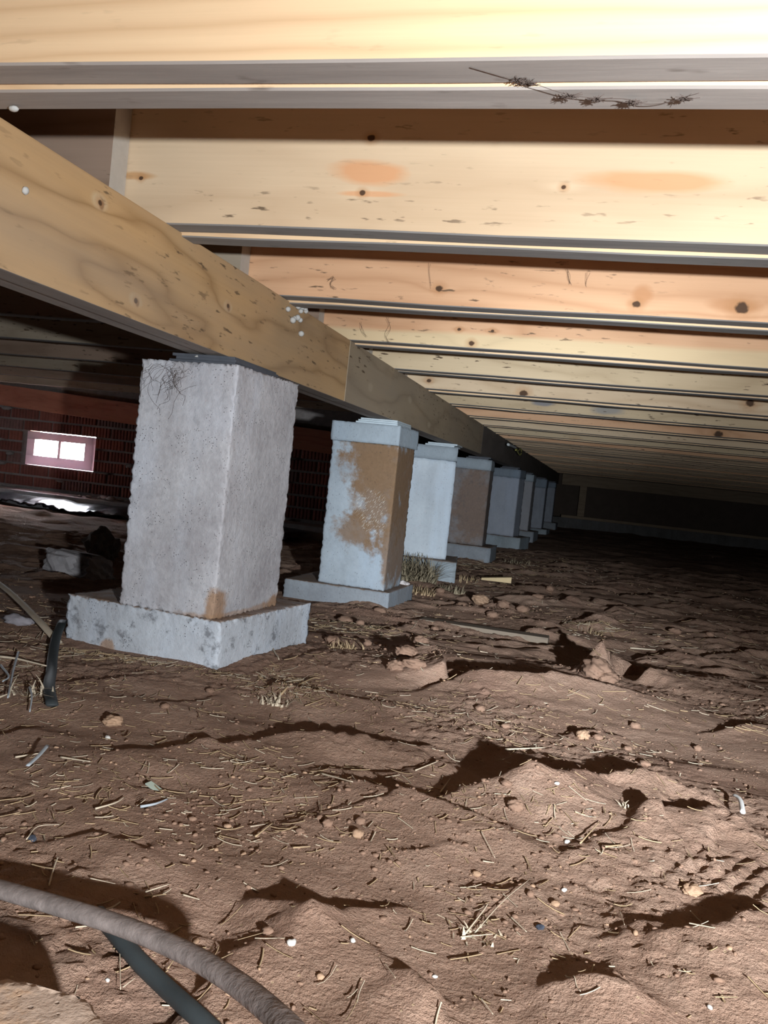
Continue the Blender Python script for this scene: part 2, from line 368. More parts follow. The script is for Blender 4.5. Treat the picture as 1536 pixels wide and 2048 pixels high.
def gz(X, Y, detail=True):
    X = np.asarray(X, float); Y = np.asarray(Y, float)
    z = base_z(Y).copy() if hasattr(base_z(Y), 'copy') else base_z(Y)
    near = 1-sstep(3.0, 7.0, Y)
    z = z + .016*fbm(X*1.3, Y*1.9, 3) + .010*fbm(X*3.1+5, Y*6.3, 3)*(1+.8*(Y > 1.6)*0)
    # stretched lumps that give the long thin shadows further off
    lump = fbm(X*4.2+3, Y*9.0, 4, .55)
    far = sstep(1.5, 2.2, Y)*(1-.5*sstep(4, 8, Y))
    z = z + .030*np.maximum(lump-.02, 0)*far
    Xw = X+.010*fbm(X*18, Y*18, 3)+.004*noise2(X*70, Y*70); Yw = Y+.012*fbm(X*18+40, Y*18, 3)+.004*noise2(X*70+9, Y*70)
    for P in POLYS:
        xs = [q[0] for q in P]; ys = [q[1] for q in P]
        m = (X > min(xs)-.3) & (X < max(xs)+.3) & (Y > min(ys)-.45) & (Y < max(ys)+.35)
        if not m.any(): continue
        x = Xw[m]; y = Yw[m]; best = np.full(x.shape, 9.0); sd = np.zeros(x.shape); hh = np.zeros(x.shape)
        for (a, c) in zip(P[:-1], P[1:]):
            dx, dy = c[0]-a[0], c[1]-a[1]; l2 = dx*dx+dy*dy+1e-9
            t = np.clip(((x-a[0])*dx+(y-a[1])*dy)/l2, 0, 1)
            ex = x-a[0]-t*dx; ey = y-a[1]-t*dy; d = np.hypot(ex, ey)
            s = np.sign(dx*(y-a[1])-dy*(x-a[0]))*(1 if dx >= 0 else -1)
            k = d < best
            best = np.where(k, d, best); sd = np.where(k, s*d, sd); hh = np.where(k, a[2]+t*(c[2]-a[2]), hh)
        near_side = np.exp(np.minimum(sd, 0)/.075)
        far_side = 1-sstep(0, .016, sd)
        trough = -.35*np.exp(-np.maximum(sd, 0)/.06)*sstep(0, .02, sd)
        z[m] += hh*np.where(sd < 0, near_side, far_side+trough)
    # tyre tread ripples
    cx, cy = gpix(1490, 1785)
    (ax_, ay_), (bx_, by_) = gpix(1400, 1835), gpix(1510, 1755)
    tl = math.hypot(bx_-ax_, by_-ay_); px_, py_ = -(by_-ay_)/tl, (bx_-ax_)/tl
    q = np.exp(-(((X-cx)/.07)**2+((Y-cy)/.065)**2)**2)
    z = z + q*.0022*np.sin((X*px_+Y*py_)*2*np.pi/.017+1.5*noise2(X*9, Y*9))
    if detail:
        cl = fbm(X*34, Y*38, 4, .6)
        patch = sstep(-.10, .25, fbm(X*2.7+20, Y*3.1, 2))
        z = z + (.0042*np.abs(cl)+.0020*fbm(X*95, Y*95, 2))*(.3+1.1*patch)*(.4+.6*near)
    return z
def gh(x, y): return float(gz(np.array([x]), np.array([y]))[0])+H

def axis_pts(segs):
    out = []
    for a, b, n in segs: out += list(np.linspace(a, b, n, endpoint=False))
    return np.array(out+[segs[-1][1]])
xs = axis_pts([(-7, -2.2, 70), (-2.2, -.9, 130), (-.9, 1.1, 400), (1.1, 2.4, 130), (2.4, 6.2, 70)])
ys = axis_pts([(-2.6, .2, 40), (.2, .9, 170), (.9, 1.7, 170), (1.7, 3.2, 200), (3.2, 6, 150), (6, 12.6, 90)])
GX, GY = np.meshgrid(xs, ys)
GZ = gz(GX, GY)+H
nv = np.stack([GX, GY, GZ], -1).reshape(-1, 3)
nx, ny = len(xs), len(ys)
idx = np.arange(nx*ny).reshape(ny, nx)
quads = np.stack([idx[:-1, :-1], idx[:-1, 1:], idx[1:, 1:], idx[1:, :-1]], -1).reshape(-1, 4)
me = bpy.data.meshes.new('floor')
me.vertices.add(len(nv)); me.vertices.foreach_set('co', nv.ravel())
me.loops.add(quads.size); me.loops.foreach_set('vertex_index', quads.ravel().astype(np.int32))
me.polygons.add(len(quads)); me.polygons.foreach_set('loop_start', np.arange(0, quads.size, 4, dtype=np.int32))
me.update(calc_edges=True); me.validate()
floor = link('floor', me, DIRT, smooth=True)
tag(floor, 'bare reddish brown dirt ground with ruts, ridges and scattered straw', None, kind='structure')

# ------------------------------------------------------------------ shell: subfloor and walls
GRAZEDW = weathered('joist_underside_grazed', (.40, .355, .325), (.27, .235, .215), 'x')  # pine greyed to imitate light grazing the joist undersides
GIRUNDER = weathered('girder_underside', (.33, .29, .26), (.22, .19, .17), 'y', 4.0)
PLY = plain('subfloor_board', (.42, .29, .17), .85, .1, .25, 14)
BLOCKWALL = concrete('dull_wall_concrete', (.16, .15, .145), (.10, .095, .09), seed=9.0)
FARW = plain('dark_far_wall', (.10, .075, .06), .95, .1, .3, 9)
JT = 0.184
TOPZ = H+HJ+JT
ceil = box('ceiling', (-6.6, 5.6, -2.2, WALL_Y+.12, TOPZ, TOPZ+.02), PLY)
tag(ceil, 'brown subfloor boarding lying on top of the joists', None, kind='structure')
ceil2 = box('ceiling', (-1.3, 5.6, WALL_Y+.12, 12.0, TOPZ, TOPZ+.02), PLY)
tag(ceil2, 'brown subfloor boarding over the far joists', None, kind='structure')
GB = H-.62
def wall(name, b, mat, label):
    o = box(name, b, mat); tag(o, label, None, kind='structure'); return o
wo = empty('wall_outer'); tag(wo, 'dull concrete foundation wall along the side beyond the girder', None, kind='structure')
for b_ in ((-6.7, -6.6, -2.3, 2.97, GB, TOPZ+.02), (-6.7, -6.6, 3.43, WALL_Y+.12, GB, TOPZ+.02), (-6.7, -6.6, 2.97, 3.43, GB, H-.15), (-6.7, -6.6, 2.97, 3.43, H+.06, TOPZ+.02)):
    box('wall_panel', b_, BLOCKWALL, wo)
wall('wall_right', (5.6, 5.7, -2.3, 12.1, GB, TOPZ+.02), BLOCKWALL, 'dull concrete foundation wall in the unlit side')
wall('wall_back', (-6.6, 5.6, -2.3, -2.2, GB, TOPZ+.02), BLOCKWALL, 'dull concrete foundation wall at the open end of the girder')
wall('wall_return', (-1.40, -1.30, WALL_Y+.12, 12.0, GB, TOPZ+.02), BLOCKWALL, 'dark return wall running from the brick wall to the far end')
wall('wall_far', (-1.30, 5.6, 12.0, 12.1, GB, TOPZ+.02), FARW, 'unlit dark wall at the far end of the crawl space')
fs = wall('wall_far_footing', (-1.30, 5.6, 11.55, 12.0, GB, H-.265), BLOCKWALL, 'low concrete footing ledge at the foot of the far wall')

# brick wall with the vent
MORTAR = plain('grey_mortar', (.23, .205, .195), .95, .1, .35, 40, .004)
BRICKS = [plain('red_brick_%s' % n, c, .9, .12, .3, 30, .002) for n, c in (('dark', (.19, .075, .062)), ('mid', (.25, .095, .075)), ('grey', (.20, .12, .11)))]
wl = empty('wall_left', (0, 0, 0)); tag(wl, 'red grooved brick foundation wall with smeared grey mortar around the bright vent', None, kind='structure')
def core(b): box('mortar_core', b, MORTAR, wl)
wy0, wy1 = WALL_Y+.012, WALL_Y+.115
bt, bb = TOPZ, GB
VX2 = (-5.53, -5.07)  # opening for the added vent that lets in extra daylight
core((-6.6, VX2[0], wy0, wy1, bb, bt)); core((VX2[1], VENT[0], wy0, wy1, bb, bt)); core((VENT[1], -1.30, wy0, wy1, bb, bt))
for a_, c_ in (VENT[:2], VX2):
    core((a_, c_, wy0, wy1, bb, H+VENT[2])); core((a_, c_, wy0, wy1, H+VENT[3], bt))
def brick_mesh(name, w_, h_=.056, d=.05, ribs=9):
    bm = bmesh.new(); prof = []
    for k in range(ribs):
        a = -w_/2+w_*k/ribs; c = -w_/2+w_*(k+1)/ribs; g = (c-a)*.28
        prof += [(a+.0004, .005), (a+g, 0.0), (c-g, 0.0), (c-.0004, .005)]
    prof = [(-w_/2, .006)]+prof+[(w_/2, .006)]
    lo = [bm.verts.new((x, y, -h_/2)) for x, y in prof]; hi = [bm.verts.new((x, y, h_/2)) for x, y in prof]
    bl = [bm.verts.new((sx*w_/2, d, sz*h_/2)) for sx, sz in ((-1, -1), (1, -1), (1, 1), (-1, 1))]
    for k in range(len(prof)-1): bm.faces.new((lo[k], lo[k+1], hi[k+1], hi[k]))
    bm.faces.new([bl[0], bl[1]]+lo[::-1]); bm.faces.new([bl[2], bl[3]]+hi)
    bm.faces.new((bl[0], lo[0], hi[0], bl[3])); bm.faces.new((lo[-1], bl[1], bl[2], hi[-1]))
    bmesh.ops.recalc_face_normals(bm, faces=bm.faces)
    return bm_mesh(bm, name)
bmesh_full = [brick_mesh('brick', .192) for _ in BRICKS]; bmesh_half = [brick_mesh('brick', .090, ribs=4) for _ in BRICKS]
for i, m_ in enumerate(BRICKS): bmesh_full[i].materials.append(m_); bmesh_half[i].materials.append(m_)
CH = .0683
for row in range(7):
    zc = VENT[2]-2*CH+CH*(row+.5)
    x = -4.2+(.1 if row % 2 else 0)
    while x < -1.35:
        x0, x1 = x, x+.192
        if zc > VENT[2]-.01 and zc < VENT[3]+.01:
            if x0 < VENT[1]+.004 and x1 > VENT[0]-.004:
                for hx in (x0+.045, x1-.045):        # half bricks beside the vent
                    if hx+.047 < VENT[0] or hx-.047 > VENT[1]:
                        o = link('brick', bmesh_half[rnd.randrange(3)], None, wl, (hx, WALL_Y+rnd.uniform(-.002, .003), H+zc))
                x += .202; continue
        o = link('brick', bmesh_full[rnd.choice((0, 0, 1, 1, 2))], None, wl, (x+.096, WALL_Y+rnd.uniform(-.003, .003), H+zc+rnd.uniform(-.001, .001)), (0, rnd.uniform(-.006, .006), 0))
        x += .202
# mortar squeezed out of the joints
def blob(rad, seed, sq=(1, 1, 1), sub=2, amp=.35, freq=2.0):
    bm = bmesh.new(); bmesh.ops.create_icosphere(bm, subdivisions=sub, radius=1)
    for v in bm.verts:
        p = v.co.copy(); q = p*freq
        n = float(noise2(np.array([q.x+seed*3.1+q.z*.7]), np.array([q.y-seed*1.7+q.z*1.3]))[0])
        v.co = Vector((p.x*sq[0], p.y*sq[1], p.z*sq[2]))*rad*(1+amp*2*n)
    return bm
for k in range(34):
    row = rnd.randrange(0, 8); zc = VENT[2]-2*CH+CH*row; x = rnd.uniform(-3.75, -1.7)
    if VENT[0]-.05 < x < VENT[1]+.05 and VENT[2]-.02 < zc < VENT[3]+.02: continue
    o = link('mortar_smear', bm_mesh(blob(.03, k, (rnd.uniform(.9, 2.4), .18, rnd.uniform(.25, .55)), 2), 'mortar_smear'), MORTAR, wl, (x, WALL_Y+.001, H+zc-rnd.uniform(0, .012)), smooth=True)

# vent: cast frame with two openings
def vent_glow():  # pink tint and translucency stand in for lens glow on the frame
    m, nt, b = new_mat('vent_lens_glow')
    b.inputs['Base Color'].default_value = (.74, .60, .62, 1); b.inputs['Roughness'].default_value = .6
    t = N(nt, 'ShaderNodeBsdfTranslucent'); t.inputs['Color'].default_value = (.78, .64, .70, 1)
    mx = N(nt, 'ShaderNodeMixShader'); mx.inputs[0].default_value = .12
    L(nt, b.outputs[0], mx.inputs[1]); L(nt, t.outputs[0], mx.inputs[2]); L(nt, mx.outputs[0], nt.nodes['Material Output'].inputs['Surface'])
    return m
VP = vent_glow()
vw = VENT[1]-VENT[0]-.004; vh = VENT[3]-VENT[2]-.004; ow = .164; oh = .100; oz = .060
y0, y1 = -.012, .02
xo = [-.0855-ow/2-.006, -.0855+ow/2-.006, .0855-ow/2+.006, .0855+ow/2+.006]
def make_vent(x, y, rz_, label):
    vent = empty('foundation_vent', (x, y, H+VENT[2]), (0, 0, rz_)); tag(vent, label, 'vent')
    def vb(n, a, b_, c, d): box(n, (a, b_, y0, y1, c, d), VP, vent, .0015)
    vb('frame_rail', -vw/2, vw/2, .002, oz); vb('frame_rail', -vw/2, vw/2, oz+oh, vh)
    vb('frame_stile', -vw/2, xo[0], oz, oz+oh); vb('frame_stile', xo[3], vw/2, oz, oz+oh)
    vb('mullion', xo[1], xo[2], oz, oz+oh)
make_vent((VENT[0]+VENT[1])/2, WALL_Y, 0, 'pale foundation vent with two bright openings set in the brick wall')
make_vent(-5.3, WALL_Y, 0, 'added unseen vent farther along the same brick wall, to light the bricks')
make_vent(-6.6, 3.2, math.pi/2, 'added unseen vent in the dull concrete side wall, to light the brick side')

# ledge, ledger board, sheeting below the vent
LEDGE = concrete('ledge_concrete', (.42, .40, .40), (.30, .28, .28), seed=3.0)
led = box('footing_ledge', (-6.5, -1.42, WALL_Y-.24, WALL_Y-.006, GB+.02, H-.300), LEDGE, bevel=.004)
tag(led, 'pale concrete footing ledge lit by daylight under the vent', 'ledge')
REDW = wood('reddish_board', (.40, .16, .10), (.25, .085, .055), 5, ringf=30)  # board coloured reddish brown all over
lb = box('ledger_board', (-1.3, 1.85, -.038, 0, 0, .125), [REDW], bevel=.002, loc=(-3.3, WALL_Y-.03, H+.180), rot=(0, .045, 0))
tag(lb, 'reddish brown ledger board fixed across the top of the brick wall', 'board')

# ------------------------------------------------------------------ girder
GIRDW = [(-.62, 0, 0)]
def gpt(x, y):                         # pixel on the girder's right face -> (along, height above underside)
    g = ray(x, y); q = g*(XG/g.x); return q.y, q.z-HB
gk = [(*gpt(200, 405), .006), (*gpt(272, 602), .008), (*gpt(456, 612), .006), (*gpt(741, 775), .008), (*gpt(820, 800), .008), (*gpt(858, 850), .008)]
GIRD = wood('girder_pine', (.53, .335, .165), (.335, .195, .085), 2, 'y', knots=[(k[0], k[1], .004) for k in gk[:3]], ringf=24, blotch=.6, dirt=.5, ringw=.75, sharp=5.0, grey=.45,
            stains=[(k[0], k[1], .02, .011, (.56, .42, .26), .8) for k in gk]+[(k[0]+.004, k[1]-.002, .006, .007, (.16, .10, .06), .8) for k in gk])
GIRD2 = wood('girder_inner_pine', (.42, .28, .16), (.28, .17, .09), 8, 'y')
gd = empty('girder', (XG-.038, 0, H+HB)); tag(gd, 'long double-ply pine girder resting on the row of concrete piers', 'beam')
G0, G1 = -2.1, 11.9
def ply(x0, x1, y0, y1, dz, mats, lx):
    bm = box_bm(x0, x1, y0, y1, dz, HJ-HB, bevel=.002)
    me = bm_mesh(bm, 'ply')
    for m_ in mats: me.materials.append(m_)
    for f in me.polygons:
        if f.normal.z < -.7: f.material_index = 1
    return link('ply', me, None, gd)
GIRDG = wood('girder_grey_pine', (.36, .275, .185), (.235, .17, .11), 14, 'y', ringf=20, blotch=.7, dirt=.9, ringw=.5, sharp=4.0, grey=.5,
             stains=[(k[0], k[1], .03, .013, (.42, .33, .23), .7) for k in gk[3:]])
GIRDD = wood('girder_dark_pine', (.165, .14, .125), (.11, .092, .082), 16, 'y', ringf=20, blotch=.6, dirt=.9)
for a_, c_, mt_ in ((G0, 1.93, GIRD), (1.932, 4.25, GIRDG), (4.252, 8.2, GIRDD), (8.202, G1, GIRDD)): ply(0, .038, a_, c_, 0, [mt_, GIRUNDER], 0)  # farther girder boards coloured greyer, then darker
for a_, c_ in ((G0, 3.1), (3.102, 7.0), (7.002, G1)): ply(-.038, -.0005, a_, c_, .002, [GIRD2, GIRUNDER], 0)

# ------------------------------------------------------------------ joists
JY = [.628, 1.063, 1.487, 1.928, 2.369, 2.820, 3.280, 3.735, 4.22, 4.70]
while JY[-1] < 11.2: JY.append(JY[-1]+.470)
def jp(k, x, y):
    q = at_y(x, y, JY[k]); return q.x, q.z-HJ
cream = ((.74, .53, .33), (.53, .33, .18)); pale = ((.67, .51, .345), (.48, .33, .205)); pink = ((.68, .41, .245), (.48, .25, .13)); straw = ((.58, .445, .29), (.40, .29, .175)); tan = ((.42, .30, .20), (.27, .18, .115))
or1 = (.62, .30, .14)
a1, b1 = jp(1, 735, 345); a2, b2 = jp(1, 1310, 363); a3, b3 = jp(1, 270, 352); a4, b4 = jp(1, 735, 388)
JM = [wood('joist_pine', *cream, 1, ringf=95, dirt=.1, blotch=.35, warpk=.05),
      wood('joist_pine', *pale, 2, ringf=14, dirt=.5, blotch=.45, knots=[(*jp(1, 725, 386), .0036), (*jp(1, 282, 356), .003), (*jp(1, 743, 276), .0045), (*jp(1, 1127, 374), .003)],
           stains=[(a1, b1, .055, .018, or1, .8), (a2, b2, .10, .015, or1, .75), (a3, b3, .035, .007, (.50, .26, .10), .75), (a4, b4, .05, .0045, or1, .7)]),
      wood('joist_pine', *pink, 3, ringf=60, dirt=.5, warpk=.12, knots=[(*jp(2, 878, 577), .006), (*jp(2, 1273, 609), .006), (*jp(2, 1484, 616), .010)],
           stains=[(*jp(2, 1285, 590), .02, .018, (.50, .24, .11), .7), (*jp(2, 1470, 612), .05, .014, (.50, .25, .12), .6)]),
      wood('joist_pine', *pink, 4, ringf=30, dirt=.5, split=(.034, (.70, .54, .33)), knots=[(*jp(3, 943, 687), .006), (*jp(3, 918, 659), .004), (*jp(3, 985, 662), .004)]),
      wood('joist_pine', *straw, 5, ringf=24, dirt=.9),
      wood('joist_pine', *pale, 6, ringf=24, dirt=.6, knots=[(*jp(5, 1047, 787), .012), (*jp(5, 858, 761), .007), (*jp(5, 1500, 806), .012)]),
      wood('joist_pine', *straw, 7, ringf=24, dirt=.9, stains=[(*jp(6, 1085, 806), .05, .012, (.16, .17, .20), .8), (*jp(6, 1215, 820), .07, .02, (.22, .23, .24), .7)]),
      wood('joist_pine', *pink, 8, ringf=30, dirt=.5, knots=[(*jp(7, 1437, 869), .016)]),
      wood('joist_pine', *pale, 9, ringf=24, dirt=.7),
      wood('joist_pine', *straw, 10, ringf=24, dirt=.7, knots=[(*jp(9, 1150, 885), .016)]),
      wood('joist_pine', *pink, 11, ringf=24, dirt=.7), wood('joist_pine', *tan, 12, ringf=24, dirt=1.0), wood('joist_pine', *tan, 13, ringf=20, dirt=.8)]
BACKP = wood('joist_back_pine', *cream, 20, ringf=30, dirt=.3)
LEFTP = [wood('lap_joist_pine', (.40, .33, .25), (.26, .20, .14), 31, ringf=20, dirt=.8), wood('lap_joist_pine', (.34, .24, .18), (.2, .13, .09), 32, ringf=26, dirt=.8)]
ENDG = weathered('end_grain', (.52, .47, .41), (.44, .39, .34), 'x', 11.0)
XR = 5.55
def joist(name, x0, x1, dy0, dy1, dz, k, mats, wob=.0012, seed=0):
    n = 36; bm = bmesh.new(); rows = []
    r = random.Random(seed)
    prof = [(dy0, dz+.0015), (dy0+.0025, dz), (dy1-.0025, dz), (dy1, dz+.0015), (dy1, JT), (dy0, JT)]
    off = [wob*r.uniform(-1, 1) for _ in range(n+1)]; off2 = [wob*r.uniform(-1, 1) for _ in range(n+1)]
    for i in range(n+1):
        x = x0+(x1-x0)*i/n
        rows.append([bm.verts.new((x, y+(off2[i] if j in (0, 1) else 0)*.6, z+(off[i] if j < 4 else 0))) for j, (y, z) in enumerate(prof)])
    for i in range(n):
        for j in range(6):
            f = bm.faces.new((rows[i][j], rows[i+1][j], rows[i+1][(j+1) % 6], rows[i][(j+1) % 6]))
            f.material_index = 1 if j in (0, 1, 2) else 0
    f = bm.faces.new(rows[0]); f.material_index = 2; f = bm.faces.new(rows[-1][::-1]); f.material_index = 2
    bmesh.ops.recalc_face_normals(bm, faces=bm.faces)
    me = bm_mesh(bm, name)
    for m_ in mats: me.materials.append(m_)
    return link(name, me, None, None, (0, JY[k], H+HJ))
ORD = ['first', 'second', 'third', 'fourth', 'fifth', 'sixth', 'seventh', 'eighth', 'ninth', 'tenth', 'eleventh', 'twelfth', 'thirteenth', 'fourteenth', 'fifteenth', 'sixteenth', 'seventeenth', 'eighteenth', 'nineteenth', 'twentieth', 'twenty-first', 'twenty-second', 'twenty-third', 'twenty-fourth', 'twenty-fifth', 'twenty-sixth']
UNDER = [weathered('joist_underside_grazed', (.40, .355, .325), (.27, .235, .215), 'x', 0.0), weathered('joist_underside_grazed', (.30, .285, .275), (.20, .19, .18), 'x', 5.0)]  # grazing-light grey painted into the joist undersides
SPECIAL = ['broad cream pine joist board hung with dark cobwebs under its edge', 'pale pine joist board with orange heartwood patches and a cat-eye knot', 'orange pink pine joist board with three dark knots above the first pier', 'two-tone pine joist board, orange above and straw yellow below']
for k, Y in enumerate(JY):
    m_ = JM[k] if k < len(JM) else JM[(11, 12, 10)[k % 3]]  # farthest joists mostly get darkened tan pine, imitating the torch's falloff
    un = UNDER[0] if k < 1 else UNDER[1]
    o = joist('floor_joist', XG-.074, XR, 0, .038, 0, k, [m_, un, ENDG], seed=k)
    if k < 4: tag(o, SPECIAL[k], 'joist', 'front boards of the doubled floor joists')
    elif k < 10: tag(o, 'front board of the %s doubled pine joist, counting from the cobwebbed cream one' % ORD[k], 'joist', 'front boards of the doubled floor joists')
    else: tag(o, 'dim tan front board of the %s doubled joist, counting from the cobwebbed cream one' % ORD[k], 'joist', 'front boards of the far doubled floor joists')
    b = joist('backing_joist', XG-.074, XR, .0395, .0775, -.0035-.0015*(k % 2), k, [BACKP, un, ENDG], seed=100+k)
    if k < 10: tag(b, 'slightly lower backing board doubled behind the %s pine joist, counting from the cobwebbed cream one' % ORD[k], 'joist', 'backing boards of the doubled floor joists')
    else: tag(b, 'dim backing board behind the %s doubled joist, counting from the cobwebbed cream one' % ORD[k], 'joist', 'backing boards of the far doubled floor joists')
    if Y < WALL_Y-.1:
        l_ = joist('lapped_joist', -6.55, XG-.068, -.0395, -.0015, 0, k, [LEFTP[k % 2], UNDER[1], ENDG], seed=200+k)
        if k == 1: tag(l_, 'grey lapped joist ending on the girder with its pale end grain showing', 'joist', 'lapped joists beyond the girder')
        else: tag(l_, 'dark lapped joist beyond the girder, beside the %s doubled joist from the cobwebbed cream one' % ORD[k], 'joist', 'dark lapped joists beyond the girder')
# far end band and post
DIMW = wood('falloff_dimmed_pine', (.30, .22, .15), (.2, .14, .09), 41)  # pine darkened in colour to imitate weak torch light out here
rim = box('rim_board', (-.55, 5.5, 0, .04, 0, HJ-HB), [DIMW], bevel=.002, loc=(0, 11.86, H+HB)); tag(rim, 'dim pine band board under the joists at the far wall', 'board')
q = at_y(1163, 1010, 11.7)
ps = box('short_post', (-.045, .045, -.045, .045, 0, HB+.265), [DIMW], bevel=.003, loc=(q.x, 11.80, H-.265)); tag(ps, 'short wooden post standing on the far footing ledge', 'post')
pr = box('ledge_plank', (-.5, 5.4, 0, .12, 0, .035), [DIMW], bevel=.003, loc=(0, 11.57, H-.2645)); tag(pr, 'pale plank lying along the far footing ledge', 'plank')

# ------------------------------------------------------------------ piers
def rough_box(name, w_, d, h, res=.012, amp=.0016, chip=.004, seed=0, mats=None):
    """origin at the middle of the underside; edges worn and chipped"""
    dims = np.array([w_, d, h]); ns = [max(2, int(round(v/res))) for v in dims]
    pts, fcs = [], []; off_ = 0
    for ax in range(3):
        u_, v2 = (ax+1) % 3, (ax+2) % 3
        A, B = np.meshgrid(np.arange(ns[u_]+1), np.arange(ns[v2]+1), indexing='ij')
        id_ = np.arange(A.size).reshape(A.shape)
        for sgn in (0, 1):
            q = np.zeros(A.shape+(3,), int); q[..., u_] = A; q[..., v2] = B; q[..., ax] = ns[ax]*sgn
            pts.append(q.reshape(-1, 3))
            f = np.stack([id_[:-1, :-1], id_[1:, :-1], id_[1:, 1:], id_[:-1, 1:]], -1).reshape(-1, 4)
            fcs.append((f if sgn else f[:, ::-1])+off_); off_ += A.size
    pts = np.concatenate(pts); fcs = np.concatenate(fcs)
    uq, inv = np.unique(pts, axis=0, return_inverse=True); fcs = inv.reshape(-1)[fcs]
    P = (uq/np.array(ns)-.5)*dims
    half = np.array([w_, d, h])/2
    e = half-np.abs(P)                                  # distance to each pair of faces
    es = np.sort(e, axis=1)
    nearedge = np.exp(-(es[:, 1]/.005)**2)              # second smallest distance = distance to the closest edge
    u = P[:, 0]*1.0+P[:, 2]*.37; v_ = P[:, 1]*1.0-P[:, 2]*.61
    n1 = fbm(u*150+seed*7.7, v_*150+P[:, 2]*133, 3, .65); n2 = fbm(u*30+seed*3.3, P[:, 2]*34+v_*27, 3)
    chipn = np.clip(.25+n1*1.3+n2*.5, 0, 1.6)*chip*nearedge
    dirn = P/np.maximum(half, 1e-6); face = (e < 1e-6).astype(float)
    disp = -(face*np.sign(P))*(chipn+amp*n1*.5)[:, None]
    P2 = P+disp
    P2[:, 2] += h/2
    me = bpy.data.meshes.new(name)
    me.vertices.add(len(P2)); me.vertices.foreach_set('co', P2.ravel())
    me.loops.add(fcs.size); me.loops.foreach_set('vertex_index', fcs.ravel().astype(np.int32))
    me.polygons.add(len(fcs)); me.polygons.foreach_set('loop_start', np.arange(0, fcs.size, 4, dtype=np.int32)); me.update(calc_edges=True)
    if mats: me.materials.append(mats)
    return me
c_light = ((.54, .53, .55), (.335, .315, .33)); c_blue = ((.37, .41, .45), (.27, .30, .335)); c_pale = ((.58, .63, .68), (.48, .52, .57)); c_lil = ((.36, .38, .43), (.28, .29, .33))
RUST = (.205, .125, .072); SOIL = (.33, .20, .12)
# near corner (x, y), top z, height, width, depth, yaw
def corner_box(name, cx, cy, zt, h, w_, d, rot, mat, res, chip, amp=.0014, seed=0):
    me = rough_box(name, w_, d, h, res, amp, chip, seed, mat)
    off = Matrix.Rotation(rot, 3, 'Z') @ Vector((-w_/2, d/2, 0))
    return link(name, me, None, None, (cx+off.x, cy+off.y, H+zt-h), (0, 0, rot))
PADM = concrete('pad_concrete', (.55, .58, .63), (.38, .39, .42), seed=2.0, dusty=1.5, pits=200.0, pit=.9, grime=.7, stains=[(-.06, .045, .016, .014, SOIL, .8)])
PADM2 = concrete('pad_concrete', (.30, .32, .345), (.22, .23, .25), seed=4.0, dusty=1.5, stains=[(.11, .03, .02, .02, RUST, .5)])
PADM3 = concrete('pad_concrete', (.36, .40, .43), (.26, .29, .31), seed=6.0, dusty=1.5)
# pier 1
o = corner_box('concrete_pad', -.552, 1.258, -.250, .12, .300, .318, -.13, PADM, .0045, .0048, .001, 1); tag(o, 'whitish stained concrete pad under the pitted pier that has no cap block', 'pad', 'concrete pads under the piers')
B1 = concrete('block_concrete', *c_light, seed=1.0, pit=1.0, grime=.16, pits=230.0, stains=[(.085, .014, .024, .042, SOIL, .9, -.11, .05), (.085, .0, .02, .022, SOIL, .9, .11, .05), (.08, .0, .06, .010, SOIL, .6)])
o = corner_box('concrete_block', -.568, 1.262, .150, .400, .175, .226, -.09, B1, .0036, .0030, .0007, 2); tag(o, 'light grey pitted concrete block set upright without a cap block', 'block', 'concrete pier blocks')
# pier 2
o = corner_box('concrete_pad', -.552, 2.395, -.322, .105, .320, .290, -.03, PADM2, .007, .003, .0008, 3); tag(o, 'grey concrete pad under the rust-stained pier with chalky scratches', 'pad', 'concrete pads under the piers')
B2 = concrete('block_concrete', *c_blue, seed=5.0, pit=.5, stains=[(.06, .35, .14, .10, RUST, .85), (.055, .29, .095, .19, RUST, .9), (.03, .40, .10, .10, RUST, .9), (.0, .16, .07, .06, RUST, .85), (.105, .16, .03, .2, RUST, .85)], chalk=[(.035, .235, .055, .055, .95), (.05, .18, .04, .03, .95)])
o = corner_box('concrete_block', -.575, 2.42, .094, .416, .200, .190, -.03, B2, .006, .0026, .0006, 4); tag(o, 'rust-brown stained concrete block with pale scratches', 'block', 'concrete pier blocks')
CAP = concrete('cap_concrete', (.36, .41, .455), (.29, .325, .36), seed=7.0, pit=.2)
o = corner_box('cap_block', -.573, 2.405, .150, .056, .206, .205, -.06, CAP, .008, .0015, .0004, 5); tag(o, 'blue grey cap block on the rust-stained pier', 'cap', 'cap blocks on the piers')
